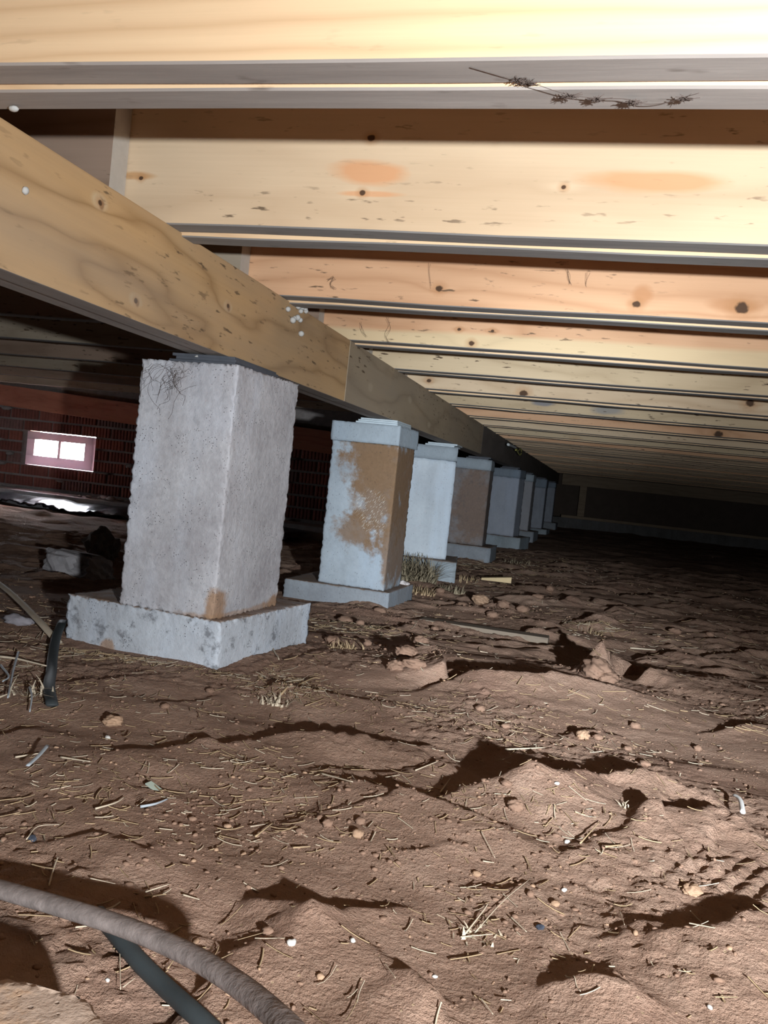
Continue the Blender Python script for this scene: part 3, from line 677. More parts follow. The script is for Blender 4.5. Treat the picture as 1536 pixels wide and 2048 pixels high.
# pier 3..8: (yaw, near corner x, y, block material, labels)
B3 = concrete('block_concrete', *c_pale, seed=8.0, pit=.35); B4 = concrete('block_concrete', (.27, .24, .23), (.20, .18, .18), seed=11.0, pit=.5, grime=.4, stains=[(.02, .2, .12, .26, (.205, .135, .10), .75)])
B5 = concrete('block_concrete', (.40, .42, .48), (.33, .35, .40), seed=13.0, pit=.3); B6 = concrete('block_concrete', (.36, .34, .35), (.29, .28, .29), seed=15.0); B7 = concrete('block_concrete', *c_lil, seed=17.0)
CAPD = concrete('cap_concrete', (.25, .29, .34), (.19, .22, .26), seed=19.0, pit=.2)
more = [(3, -.580, 3.47, .17, B3, CAP, 'whitish grey concrete block with grass at its foot', 'whitish pier with grass', .398, .056),
        (4, -.585, 4.60, .03, B4, CAP, 'dark brown-grey mottled concrete block', 'mottled brown pier', .400, .056),
        (5, -.560, 5.98, -.12, B5, CAPD, 'smooth pale lilac grey concrete block', 'pale lilac pier', .400, .058),
        (6, -.558, 7.15, -.04, B6, CAP, 'pinkish grey concrete block beyond the lilac one', 'pinkish grey pier', .400, .056),
        (7, -.545, 8.65, -.03, B7, CAPD, 'dim grey concrete block under a thick dark cap', 'dim pier with thick cap', .400, .085),
        (8, -.540, 10.25, 0, B7, CAPD, 'dim grey concrete block farthest along the girder', 'farthest pier', .400, .06)]
for (n, cx, cy, rot, bm_, cm, lab, who, bh, chh) in more:
    zt = .151; zb = zt-chh-bh
    gl = float(base_z(np.array(cy)))
    o = corner_box('cap_block', cx, cy, zt, chh, .198, .200, rot, cm, .02, .002, .0006, n); tag(o, 'cap block on the %s' % who, 'cap', 'cap blocks on the piers')
    o = corner_box('concrete_block', cx-.003, cy+.004, zt-chh, bh, .194, .194, rot, bm_, .016, .003, .001, n+20); tag(o, lab, 'block', 'concrete pier blocks')
    o = corner_box('concrete_pad', cx+.052, cy-.055, zb, max(.09, zb-gl+.03), .305, .305, rot-.02, PADM3 if n % 2 else PADM2, .022, .004, .001, n+40); tag(o, 'concrete pad under the %s' % who, 'pad', 'concrete pads under the piers')

# shims between piers and girder
SHD = plain('dark_slate_shim', (.075, .08, .095), .6, .3, .3, 50); SHL = plain('grey_metal_shim', (.46, .52, .56), .5, .4, .2, 50)
def shim(x, y, z, w_, d, t, rot, mat, label, group):
    o = box('shim', (-w_/2, w_/2, -d/2, d/2, 0, t), mat, None, .0008, (x, y, H+z), (0, 0, rot)); tag(o, label, 'shim', group)
for i, (dx, dy, w_, d) in enumerate(((0, 0, .118, .178), (.004, -.004, .106, .168), (-.004, .002, .110, .172))):
    shim(-.635+dx, 1.372+dy, .1502+i*.005, w_, d, .0048, -.06+.02*i, SHD, 'thin dark slate shim, %s of three on the pitted capless pier' % ('bottom', 'middle', 'top')[i], 'dark shims on the pitted capless pier')
for i in range(3):
    shim(-.645+.004*i, 2.50-.003*i, .1503+i*.005, .125-.008*i, .16, .0046, -.03, SHL, 'thin pale metal shim, %s of three on the rust-stained pier' % ('bottom', 'middle', 'top')[i], 'pale shims on the rust-stained pier')
for n, cx, cy, *_r in more:
    for i in range(2):
        shim(cx-.08+.01*i, cy+.09, .1513+i*.0067, .12, .15, .0064, .02*i, SHL if n == 3 else SHD, '%s thin shim on the %s' % (('lower', 'upper')[i], _r[4]), 'shims on the far piers')

# ------------------------------------------------------------------ generic small shapes
def tube_mesh(name, pts, rad, sides=8, mat=None, flat=1.0, cap=True):
    """pts: list of Vector; rad: number or list; flat squashes the section vertically"""
    bm = bmesh.new(); n = len(pts); rings = []
    for i, p in enumerate(pts):
        t = (pts[min(i+1, n-1)]-pts[max(i-1, 0)]).normalized()
        a = t.cross(Vector((0, 0, 1)));
        a = Vector((1, 0, 0)) if a.length < 1e-4 else a.normalized()
        b_ = a.cross(t).normalized(); r = rad[i] if isinstance(rad, (list, tuple)) else rad
        rings.append([bm.verts.new(p+a*math.cos(2*math.pi*k/sides)*r+b_*math.sin(2*math.pi*k/sides)*r*flat) for k in range(sides)])
    for i in range(n-1):
        for k in range(sides): bm.faces.new((rings[i][k], rings[i][(k+1) % sides], rings[i+1][(k+1) % sides], rings[i+1][k]))
    if cap: bm.faces.new(rings[0][::-1]); bm.faces.new(rings[-1])
    bmesh.ops.recalc_face_normals(bm, faces=bm.faces)
    me = bm_mesh(bm, name)
    if mat: me.materials.append(mat)
    me.polygons.foreach_set('use_smooth', [True]*len(me.polygons))
    return me
def smooth_path(pts, n=24):
    P = [Vector(p) for p in pts]; P = [P[0]*2-P[1]]+P+[P[-1]*2-P[-2]]; out = []
    m_ = len(P)-3
    for i in range(n+1):
        u = i/n*m_; k = min(int(u), m_-1); t = u-k; a, b_, c, d = P[k:k+4]
        out.append(.5*((2*b_)+(c-a)*t+(2*a-5*b_+4*c-d)*t*t+(3*b_-a-3*c+d)*t**3))
    return out
def local(me, o_loc):
    for v in me.vertices: v.co -= Vector(o_loc)
    return me
def thing(name, me, label, cat, group=None, loc=None):
    """mesh given in world coordinates; origin moved to its base"""
    if loc is None:
        co_ = np.empty(len(me.vertices)*3); me.vertices.foreach_get('co', co_); co_ = co_.reshape(-1, 3)
        loc = (float(co_[:, 0].mean()), float(co_[:, 1].mean()), float(co_[:, 2].min()))
    local(me, loc)
    o = link(name, me, None, None, loc); tag(o, label, cat, group); return o
def on_ground(x, y, dz=0.0):           # pixel -> point on the soil surface
    gx, gy = gpix(x, y)
    for _ in range(3):
        z = gh(gx, gy)-H; q_ = at_z(x, y, min(z, -.2)); gx, gy = q_.x, q_.y
    return Vector((gx, gy, gh(gx, gy)+dz))
def px_size(n, p):                     # n pixels at the distance of p, in metres
    return n*(Vector(p)-Vector((0, 0, H))).dot(CF)/F_PX
BLOCKED = []
for o in C.objects:
    if o.name.split('.')[0] == 'concrete_pad': BLOCKED.append((o.location.x, o.location.y, .19))

# ------------------------------------------------------------------ loose straw and crumbs (uncountable)
rg = np.random.default_rng(5)
def straw_mesh(name, X, Y, Ln, Rd, mat, lift=.004, up=0.0):
    n = len(X); ang = rg.uniform(0, np.pi*2, n); cv = rg.normal(0, .10, n)
    verts = []; faces = []
    ts = np.array([-.5, -.17, .17, .5])
    px = X[:, None]+np.cos(ang)[:, None]*ts*Ln[:, None]-np.sin(ang)[:, None]*(cv*Ln)[:, None]*(ts**2)
    py = Y[:, None]+np.sin(ang)[:, None]*ts*Ln[:, None]+np.cos(ang)[:, None]*(cv*Ln)[:, None]*(ts**2)
    pz0 = gz(px.ravel(), py.ravel()).reshape(px.shape)+H
    tilt = rg.normal(0, .12+up, n)[:, None]*ts*Ln[:, None]
    lin = pz0[:, :1]+(pz0[:, 3:]-pz0[:, :1])*(ts+.5)      # stiff stalks bridge the small hollows
    lin = lin+.6*np.clip((pz0-lin).max(axis=1, keepdims=True), 0, .006)
    pz = lin+.4*lift*rg.uniform(.1, 1, n)[:, None]+np.abs(tilt)
    sid = np.stack([-np.sin(ang), np.cos(ang)], -1)
    V = np.empty((n, 4, 3, 3))
    for k, a in enumerate((0.5, 2.6, 4.7)):
        V[:, :, k, 0] = px+np.cos(a)*Rd[:, None]*sid[:, None, 0]; V[:, :, k, 1] = py+np.cos(a)*Rd[:, None]*sid[:, None, 1]; V[:, :, k, 2] = pz+np.sin(a)*Rd[:, None]
    base = np.arange(n)[:, None]*12
    Fq = []
    for i in range(3):
        for k in range(3):
            Fq.append(np.array([i*3+k, i*3+(k+1) % 3, (i+1)*3+(k+1) % 3, (i+1)*3+k]))
    Fq = (np.array(Fq)[None]+base[:, :, None]).reshape(-1, 4)
    me = bpy.data.meshes.new(name); v3 = V.reshape(-1, 3)
    me.vertices.add(len(v3)); me.vertices.foreach_set('co', v3.ravel())
    me.loops.add(Fq.size); me.loops.foreach_set('vertex_index', Fq.ravel().astype(np.int32))
    me.polygons.add(len(Fq)); me.polygons.foreach_set('loop_start', np.arange(0, Fq.size, 4, dtype=np.int32))
    me.update(calc_edges=True); me.materials.append(mat)
    return me
def clear(X, Y):
    k = np.ones(len(X), bool)
    for (bx, by, br) in BLOCKED: k &= ~((np.abs(X-bx) < br) & (np.abs(Y-by) < br))
    return k
def cluster(px, py, sx, sy, n):        # a drift of straw around a pixel, spread in metres
    gx, gy = gpix(px, py); return rg.normal(gx, sx, n), rg.normal(gy, sy, n)
cl = [cluster(*a[:4], int(a[4]*.95)) for a in ((330,1320,.14,.035,420),(480,1345,.10,.03,320),(200,1300,.07,.04,130),(560,1385,.05,.02,120),(600,1400,.04,.015,60),(720,1260,.08,.06,220),
      (840,1150,.16,.12,520),(960,1130,.22,.2,600),(1040,1120,.25,.3,400),(1190,1262,.05,.03,130),(980,1850,.022,.03,24),(960,1880,.03,.02,20),
      (640,1560,.14,.03,130),(560,1620,.10,.04,120),(520,1680,.08,.04,80),(100,1640,.05,.05,60),(170,1560,.06,.04,60),(1010,1640,.05,.03,50),(1120,1700,.05,.03,40),
      (60,1390,.06,.05,130),(30,1330,.05,.05,90),(250,1400,.12,.05,120),(1300,1280,.3,.2,260),(900,1440,.12,.06,120),(1060,1460,.12,.05,90),(320,1900,.05,.03,25),(1240,1440,.1,.05,60))]
X = np.concatenate([c[0] for c in cl]+[rg.uniform(-1.1, .9, 1500), rg.uniform(-1.6, 1.8, 1600)])
Y = np.concatenate([c[1] for c in cl]+[rg.uniform(.42, 1.6, 1500), rg.uniform(1.4, 4.5, 1600)])
k = clear(X, Y) & (Y > .3); X, Y = X[k], Y[k]
n = len(X); dist = np.hypot(X, Y)
Ln = (.004+.020*rg.random(n)**2)*np.where(dist > 1.4, 1.9, 1.0); Rd = rg.uniform(.0003, .0008, n)*np.where(dist > 1.4, 1.5, 1)
h1 = rg.random(n) < .7
me = straw_mesh('straw_litter', X, Y, Ln, Rd, STRAW); me.materials.append(STRAWP)
me.polygons.foreach_set('material_index', np.repeat(np.where(h1, 0, 1), 9).astype(np.int32))
o = link('straw_litter', me); tag(o, 'fine dry straw and chaff scattered over the dirt', 'straw', kind='stuff')
# crumbs of soil
def crumbs(name, X, Y, R_, mats, label):
    t = (1+5**.5)/2
    iv = np.array([(-1,t,0),(1,t,0),(-1,-t,0),(1,-t,0),(0,-1,t),(0,1,t),(0,-1,-t),(0,1,-t),(t,0,-1),(t,0,1),(-t,0,-1),(-t,0,1)])/math.hypot(1, t)
    fi = np.array([(0,11,5),(0,5,1),(0,1,7),(0,7,10),(0,10,11),(1,5,9),(5,11,4),(11,10,2),(10,7,6),(7,1,8),(3,9,4),(3,4,2),(3,2,6),(3,6,8),(3,8,9),(4,9,5),(2,4,11),(6,2,10),(8,6,7),(9,8,1)])
    n = len(X); Z = gz(X, Y)+H
    sc = rg.uniform(.6, 1.35, (n, 1, 3)); sc[:, :, 2] *= .6
    V = iv[None]*sc*R_[:, None, None]*rg.uniform(.75, 1.25, (n, 12, 1))
    V = V+np.stack([X, Y, Z+R_*.1], -1)[:, None, :]
    Ff = (fi[None]+np.arange(n)[:, None, None]*12).reshape(-1, 3); v3 = V.reshape(-1, 3)
    me = bpy.data.meshes.new(name); me.vertices.add(len(v3)); me.vertices.foreach_set('co', v3.ravel())
    me.loops.add(Ff.size); me.loops.foreach_set('vertex_index', Ff.ravel().astype(np.int32))
    me.polygons.add(len(Ff)); me.polygons.foreach_set('loop_start', np.arange(0, Ff.size, 3, dtype=np.int32)); me.update(calc_edges=True)
    me.materials.append(mats); o = link(name, me, None, floor); o['kind'] = 'stuff'; o['label'] = label
cc = [cluster(*a) for a in ((760,1240,.12,.10,500),(960,1215,.18,.14,600),(1030,1620,.05,.03,160),(1180,1350,.05,.03,200),(830,1310,.04,.06,160),(650,1600,.10,.05,350),(600,1660,.10,.05,260),(1000,1700,.10,.06,240),
      (880,1450,.12,.05,350),(700,1400,.12,.04,200),(1130,1760,.06,.05,160),(1060,1850,.07,.06,140),(480,1700,.06,.04,120),(1200,1480,.12,.05,260),(180,1700,.1,.06,140),(1000,1780,.12,.05,150))]
X = np.concatenate([c[0] for c in cc]+[rg.uniform(-1.2, 1.0, 9000), rg.uniform(-1.6, 2.0, 4000)]); Y = np.concatenate([c[1] for c in cc]+[rg.uniform(.38, 1.7, 9000), rg.uniform(1.5, 5, 4000)])
k = clear(X, Y) & (Y > .3); X, Y = X[k], Y[k]
R_ = (.0007+.0024*rg.random(len(X))**5)*np.where(Y > 1.6, 1.8, 1.0)
h1 = rg.random(len(X)) < .9
crumbs('soil_crumbs', X[h1], Y[h1], R_[h1], CLOD, 'small brown soil crumbs strewn over the ground')
crumbs('ochre_soil_crumbs', X[~h1], Y[~h1], R_[~h1], CLOD2, 'small ochre soil crumbs strewn over the ground')

# ------------------------------------------------------------------ clods and stones one by one
CLODS = [(905,1365,26,1),(1190,1352,34,0),(1215,1362,22,0),(842,1288,15,1),(812,1310,20,1),(790,1338,17,1),(828,1340,20,0),(960,1205,17,2),(1006,1217,13,1),(925,1212,12,0),(985,1228,12,0),(1045,1222,12,0),
 (225,1450,20,2),(1165,1473,15,2),(1195,1478,11,1),(1270,1455,10,1),(1385,1780,16,2),(953,1750,9,2),(1010,1590,11,1),(1030,1625,18,0),(905,1605,9,1),(455,1655,8,2),(640,1640,9,1),(655,1650,11,1),(720,1645,12,1),(715,1672,14,2),(600,1665,9,1),
 (385,1640,8,1),(870,1260,9,0),(760,1225,12,0),(720,1250,10,0),(690,1245,14,0),(665,1285,14,0),(735,1290,9,0),(1075,1205,10,0),(1100,1180,9,0),(880,1185,9,0),(1060,1790,9,1),(1110,1810,9,2),(640,1955,9,2),(300,1840,12,1),(535,1865,12,1),(130,1838,11,1),
 (1420,1275,9,0),(1350,1265,11,0),(330,1415,9,1),(420,1385,10,1),(1255,1500,9,1),(1290,1530,10,0),(1010,1460,9,1),(960,1420,9,0),(1395,1500,10,0)]
for i, (x, y, r, c) in enumerate(CLODS):
    p = on_ground(x, y); R0 = px_size(r, p)
    bm = blob(R0, i, (rnd.uniform(.85, 1.25), rnd.uniform(.8, 1.1), rnd.uniform(.55, .75)), 4 if r > 14 else 3, .20, 1.9)
    for v in bm.verts:
        c3 = v.co/R0; v.co *= 1+.16*float(fbm(np.array([c3.x*4+i+c3.z*2.2]), np.array([c3.y*4-c3.z*3.1]), 3)[0])
    me = bm_mesh(bm, 'dirt_clod')
    me.materials.append((CLOD, CLOD, CLOD2)[c])
    o = link('dirt_clod', me, None, None, (p.x, p.y, p.z+R0*.35), (0, 0, rnd.uniform(0, 6)), smooth=True)
    if i == 0: tag(o, 'large rounded brown dirt clod at the end of the long straight rut', 'clod', 'loose dirt clods')
    elif i == 1: tag(o, 'largest rough dark dirt clod beyond the long straight rut', 'clod', 'loose dirt clods')
    elif i == 12: tag(o, 'round ochre dirt clod sunk in the soil in front of the pitted capless pier', 'clod', 'loose dirt clods')
    elif i == 7: tag(o, 'orange ochre clod among the cracked lumps beside the rust-stained pier', 'clod', 'loose dirt clods')
    elif c == 2: tag(o, 'small ochre dirt clod lying loose on the ground', 'clod', 'small ochre dirt clods')
    elif y < 1300: tag(o, 'brown dirt clod in the cracked soil beyond the first pier', 'clod', 'dirt clods beyond the first pier')
    else: tag(o, 'small brown dirt clod lying on the rutted soil', 'clod', 'small brown dirt clods')
WHITE = plain('white_stone', (.55, .52, .48), .8, .2, .15, 50); SLATE = plain('dark_bit', (.035, .04, .055), .6, .3, .3, 50)
for i, (x, y, r) in enumerate(((215,1478,7),(583,1888,10),(705,1883,7),(1135,1680,7),(215,1962,5),(1128,1782,6),(1110,1600,5),(870,1955,5),(1420,2012,6))):
    p = on_ground(x, y); R0 = px_size(r, p); me = bm_mesh(blob(R0, 60+i, (1.1, .8, .7), 2, .25), 'pebble'); me.materials.append(WHITE)
    o = link('pebble', me, None, None, (p.x, p.y, p.z+R0*.4), (0, 0, rnd.uniform(0, 6)), smooth=True)
    tag(o, 'white pebble beside the round ochre clod' if i == 0 else 'small white pebble lying on the dirt', 'pebble', 'white pebbles')
for i, (x, y, r) in enumerate(((65,1680,8),(1080,1857,8))):
    p = on_ground(x, y); R0 = px_size(r, p); me = bm_mesh(blob(R0, 80+i, (1.1, .7, .8), 2, .4), 'dark_fragment'); me.materials.append(SLATE)
    o = link('dark_fragment', me, None, None, (p.x, p.y, p.z+R0*.4)); tag(o, ('black fragment among the straw below the silvery strip', 'blue black fragment lying near the bleached straw bunch')[i], 'fragment')
GREENB = plain('pale_green_scrap', (.46, .52, .44), .6, .3, .15, 60)
p = on_ground(308, 1582); me = bm_mesh(box_bm(-.011, .011, -.0035, .0035, 0, .0018, .0006), 'plastic_scrap'); me.materials.append(GREENB)
o = link('plastic_scrap', me, None, None, (p.x, p.y, p.z+.002), (.2, .1, -.5)); tag(o, 'pale green plastic scrap lying among straw', 'scrap')

# ------------------------------------------------------------------ single stalks
STICKW = plain('bleached_stick', (.66, .64, .62), .7, .2, .15, 20); STICKG = plain('grey_stick', (.36, .39, .42), .6, .3, .2, 20)
def stalk(name, pts, rpx, mat, label, cat, group=None, lift=.003, taper=True, flat=1.0):
    W = [on_ground(x, y) for x, y in pts]
    for i, v in enumerate(W): v.z += lift+(0 if len(pts) < 3 else 0)
    P_ = smooth_path(W, 10); r = px_size(rpx, W[0])
    # keep above the soil between the picked points
    for v in P_: v.z = max(v.z, gh(v.x, v.y)+r*flat*.6)
    rad = [r*(1-.55*i/len(P_)) for i in range(len(P_))] if taper else r
    return thing(name, tube_mesh(name, P_, rad, 6, mat, flat), label, cat, group)
stalk('silvery_strip', [(53,1556),(75,1535),(93,1514)], 4.5, STICKG, 'flat silvery grey strip lying over a dark hollow', 'strip', None, .012, False, .4)
stalk('bent_stick', [(1467,1606),(1478,1622),(1483,1648)], 5, STICKW, 'white bent stick lying at the crest of a rut', 'stick', None, .012, False, .6)
stalk('grey_twig', [(280,1620),(310,1614),(335,1604)], 3.2, STICKG, 'thin blue grey twig beside the pale green scrap', 'twig')
SS = [[(120,1520),(180,1529)],[(290,1560),(325,1592)],[(190,1624),(230,1612),(248,1600)],[(52,1686),(75,1660),(118,1656)],[(97,1778),(108,1740),(116,1720)],[(290,1792),(338,1776)],[(365,1797),(398,1806)],[(150,1862),(180,1860)],
 [(335,1945),(362,1905)],[(180,1765),(230,1776)],[(500,1660),(530,1655)],[(510,1680),(545,1652)],[(585,1702),(620,1700)],[(830,1546),(875,1530)],[(640,1552),(705,1570)],[(960,1672),(990,1715)],[(965,1726),(988,1728)],
 [(1020,1840),(1052,1872)],[(1238,1830),(1248,1858)],[(930,1875),(965,1830),(975,1815)],[(950,1872),(1005,1810),(1060,1765)],[(920,1882),(985,1876)],[(1360,1770),(1385,1782)],[(1130,1960),(1160,1990)],[(1430,1994),(1475,1999)],[(1000,2008),(1022,2010)],
 [(768,1935),(790,1965)],[(960,2005),(985,2038)],[(238,1885),(240,1990)],[(245,1985),(270,1962)],[(1260,1300),(1310,1310)],[(1010,1505),(1090,1500)],[(770,1560),(800,1555)],[(545,1300),(558,1318)],[(560,1395),(620,1362),(640,1360)],[(610,1415),(650,1400)],
 [(540,1375),(610,1360)],[(30,1520),(80,1512)],[(880,1590),(900,1562)],[(1160,1690),(1200,1640)],[(1210,1700),(1245,1690)]]
for i, pts in enumerate(SS):
    stalk('straw_stalk', pts, rnd.uniform(1.1, 2.2), rnd.choice((STRAW, STRAWP, STRAWP)), 'loose pale straw stalk lying on the dirt' if i not in (3, 4) else ('bent straw stalk arching over a black fragment', 'frayed straw stalk pointing at the grey pipe')[i-3], 'straw', 'loose straw stalks' if i not in (3, 4) else None)

# tufts of dry grass
def tuft(px, py, n, rad, hgt, mat, label, lean=1.3):
    c = on_ground(px, py); bm = bmesh.new(); r = random.Random(px)
    for k in range(n):
        a = r.uniform(0, 6.283); d = rad*r.random()**.7; bx = c.x+math.cos(a)*d; by = c.y+math.sin(a)*d; bz = c.z-.004
        l = hgt*r.uniform(.5, 1.25); th = r.uniform(0, 6.283); ln = r.uniform(.2, lean)
        ex, ey = bx+math.cos(th)*l*ln*1.1, by+math.sin(th)*l*ln*1.1
        if any(max(abs(qx-o_[0]), abs(qy-o_[1])) < .182 for qx, qy in ((bx, by), (ex, ey)) for o_ in BLOCKED): continue   # no blade through a pad
        pv = None
        for s_ in range(5):
            t = s_/4; q = Vector((bx+math.cos(th)*l*ln*t*t*1.1, by+math.sin(th)*l*ln*t*t*1.1, bz+l*(t-.45*ln*t*t)))
            wv = Vector((-math.sin(th), math.cos(th), 0))*.0017*(1-.8*t)*(1+rad*9)
            cur = (bm.verts.new(q-wv), bm.verts.new(q+wv))
            if pv: bm.faces.new((pv[0], pv[1], cur[1], cur[0]))
            pv = cur
    me = bm_mesh(bm, 'grass_tuft'); me.materials.append(mat)
    return thing('grass_tuft', me, label, 'grass', 'dry grass tufts', (c.x, c.y, c.z))
DKG = plain('dark_grass', (.10, .095, .07), .8, .15, .4, 12)
tuft(822,1166,520,.10,.115,GRASS,'large dry grass tuft against the foot of the whitish pier')
tuft(895,1180,120,.06,.035,GRASS,'low dry tuft along the pad edge of the whitish pier')
tuft(930,1166,90,.07,.03,STRAW,'thin yellow tuft next to the pale wood offcut')
tuft(760,1190,70,.05,.03,GRASS,'scrubby tuft against the pad of the rust-stained pier')
tuft(845,1186,80,.05,.035,STRAW,'low straw-coloured tuft before the whitish pier')
tuft(985,1128,46,.03,.05,DKG,'dark grass tuft in front of the mottled brown pier')
tuft(1035,1128,70,.08,.035,GRASS,'low grass tuft beyond the pale wood offcut')
tuft(1195,1266,46,.03,.022,STRAW,'flattened straw tuft out on the dark soil',1.2)
tuft(560,1388,60,.03,.016,STRAWP,'bleached straw tuft pressed into the rut before the whitish stained pad',1.4)
tuft(965,1868,22,.016,.010,STRAWP,'bunch of bleached straw lying on churned soil',1.5)
tuft(1252,1618,14,.006,.012,STRAWP,'feathery white fibre tuft beside a shadowed rut',1.0)
tuft(60,1395,30,.03,.03,STRAWP,'pale dry tuft below the tan strap',1.2)
tuft(700,1300,46,.04,.02,STRAW,'thin straw tuft beside the broken clods',1.3)

# ------------------------------------------------------------------ pipe, cable, brick in the corner
PIPE = plain('grey_pipe', (.22, .18, .165), .85, .12, .75, 75, .003)
def raised(pts): return [at_z(x, y, z)+Vector((0, 0, H)) for x, y, z in pts]
P_ = smooth_path(raised([(-190,1750,-.318),(-60,1765,-.308),(40,1790,-.299),(150,1822,-.292),(260,1858,-.285),(370,1905,-.276),(470,1965,-.266),(550,2030,-.256),(600,2085,-.250),(640,2160,-.245)]), 50)
thing('flexible_pipe', tube_mesh('flexible_pipe', P_, .0070, 14, PIPE, .8), 'mauve grey flexible pipe arching just above the dirt', 'pipe')
CABLE = plain('black_hose', (.034, .040, .042), .6, .3, .2, 60)
W = [on_ground(x, y) for x, y in ((196,1842),(230,1885),(275,1940),(330,1995),(385,2046),(440,2100),(520,2190))]
for i, v in enumerate(W): v.z += .006
P_ = smooth_path(W, 30)
thing('rubber_hose', tube_mesh('rubber_hose', P_, .0056, 12, CABLE), 'black green rubber hose lying on the dirt beneath the grey pipe', 'hose')
BRK = concrete('tan_brick', (.42, .30, .225), (.34, .235, .17), seed=21.0, pit=.3, stains=[(.05, .03, .03, .04, (.45, .24, .10), .8)])
q = at_z(165, 1930, -.268); e0 = at_z(0, 1960, -.268); e1 = at_z(115, 1938, -.268)
me = rough_box('loose_brick', .2, .12, .062, .004, .0008, .003, 31, BRK)
for v in me.vertices:                    # broken back corner
    k = v.co.x+v.co.y-(.16-.034)
    if k > 0: v.co.x -= k*.5; v.co.y -= k*.5
rot = math.atan2(e1.y-e0.y, e1.x-e0.x); off = Matrix.Rotation(rot, 3, 'Z') @ Vector((-.1, -.06, 0))
o = link('loose_brick', me, None, None, (q.x+off.x, q.y+off.y, H-.268-.062), (0, 0, rot)); tag(o, 'tan brick with an orange stain lying beside the grey pipe', 'brick')

# ------------------------------------------------------------------ left side clutter
CHUNK = plain('concrete_chunk', (.36, .34, .35), .92, .1, .2, 40, .004); DARKC = plain('dull_chunk', (.17, .145, .125), .92, .1, .3, 40, .004)
p = on_ground(135, 1160)
bm = blob(.105, 91, (1.0, .55, .62), 4, .22, 1.6)
for v in bm.verts:                       # broken notch and flat top
    if v.co.z > .040: v.co.z = .040+(v.co.z-.040)*.2
    if v.co.x > .012 and v.co.x < .034 and v.co.z > -.012 and v.co.y < 0: v.co.y += .03; v.co.z -= .006
me = bm_mesh(bm, 'concrete_chunk'); me.materials.append(CHUNK)
o = link('concrete_chunk', me, None, None, (p.x, p.y+.05, p.z+.03), (0, .12, .2)); tag(o, 'pale broken concrete chunk with a notch lying beyond the pitted capless pier', 'chunk')
p = on_ground(165, 1135)
me = bm_mesh(blob(.075, 95, (.75, .7, .9), 3, .3, 1.8), 'rubble_stone'); me.materials.append(DARKC)
o = link('rubble_stone', me, None, None, (p.x, p.y+.10, p.z+.035), (0, 0, .5)); tag(o, 'dull brown rubble stone behind the pale concrete chunk', 'stone')
STRAP = plain('tan_strap', (.50, .41, .31), .75, .2, .2, 30)
W = [on_ground(x, y) for x, y in ((-60,1150),(0,1200),(35,1228),(75,1262),(116,1294))]
for v, d in zip(W, (.03, .03, .026, .018, .006)): v.z += d
thing('wood_lath', tube_mesh('wood_lath', smooth_path(W, 16), .0072, 8, STRAP, .45), 'tan strip of lath slanting down to the dirt beside the first pad', 'lath')
W = [on_ground(x, y) for x, y in ((124,1264),(112,1286),(105,1318),(102,1350),(97,1385),(104,1415))]
for v, d in zip(W, (.022, .014, .006, .004, .008, .003)): v.z += d
thing('black_strap', tube_mesh('black_strap', smooth_path(W, 20), .0075, 8, CABLE, .3), 'dark plastic strap curling past the corner of the first pad', 'strap')
GREYS = plain('grey_scrap', (.27, .25, .27), .9, .1, .2, 50, .003)
p = on_ground(35, 1246); me = bm_mesh(blob(.022, 97, (1.3, .6, .45), 3, .3), 'flat_stone'); me.materials.append(GREYS)
o = link('flat_stone', me, None, None, (p.x, p.y, p.z+.005), smooth=True); tag(o, 'flat grey stone under the tan lath', 'stone')
for i, pts in enumerate(([(-5,1328),(30,1330),(62,1338),(92,1342)],[(36,1312),(26,1350),(18,1392),(14,1412)],[(58,1390),(62,1410),(58,1440)],[(-6,1412),(14,1404)],[(0,1345),(16,1368),(4,1378)])):
    stalk('dead_root', pts, 2.6, (STRAWP, STICKG, STICKG, STRAWP, STICKG)[i], ('thin straw-coloured root lying flat below the tan lath', 'grey root dangling down a soil bank', 'short grey root end on the soil bank', 'pale root tip poking from the soil bank', 'curled blue grey root on the soil bank')[i], 'root', 'dead roots on the soil bank', .01)
# sheeting in front of the ledge
SHEET = plain('black_sheeting', (.02, .02, .024), .28, .5, .3, 30)
bm = bmesh.new(); rows = []
NX = 120
for i in range(NX+1):
    x = -4.4+2.9*i/NX
    f1 = float(fbm(np.array([x*5.0]), np.array([3.3]), 3)[0]); f2 = float(fbm(np.array([x*9.0]), np.array([8.3]), 3)[0])
    row = []
    for j in range(7):
        t = j/6; y = WALL_Y-.245-.012-.22*t+.03*f2*t; z = -.322+.02*f1-.035*t+.012*math.sin(7*t+9*f2+4*f1)*t
        z = max(z, gh(x, y)-H+.006+.016*abs(f1)); row.append(bm.verts.new((x, y, z+H)))
    rows.append(row)
for i in range(NX):
    for j in range(6): bm.faces.new((rows[i][j], rows[i+1][j], rows[i+1][j+1], rows[i][j+1]))
bmesh.ops.recalc_face_normals(bm, faces=bm.faces)
bmesh.ops.solidify(bm, geom=bm.faces[:], thickness=.003)
me = bm_mesh(bm, 'plastic_sheet'); me.materials.append(SHEET); me.polygons.foreach_set('use_smooth', [True]*len(me.polygons))
thing('plastic_sheet', me, 'crumpled black plastic sheeting lying along the footing ledge', 'sheet')
PALER = plain('pale_rubble', (.52, .47, .46), .9, .1, .2, 40, .003)
for i in range(7):
    x = at_y(170+i*14, 985, WALL_Y-.1).x; R0 = rnd.uniform(.010, .022)
    me = bm_mesh(blob(R0, 120+i, (1.5, 1, .6), 2, .3), 'mortar_dropping'); me.materials.append(PALER)
    o = link('mortar_dropping', me, None, None, (x, WALL_Y-rnd.uniform(.06, .16), H-.300+R0*.5), smooth=True); tag(o, 'dropped lump of mortar lying on the footing ledge', 'rubble', 'mortar droppings on the ledge')
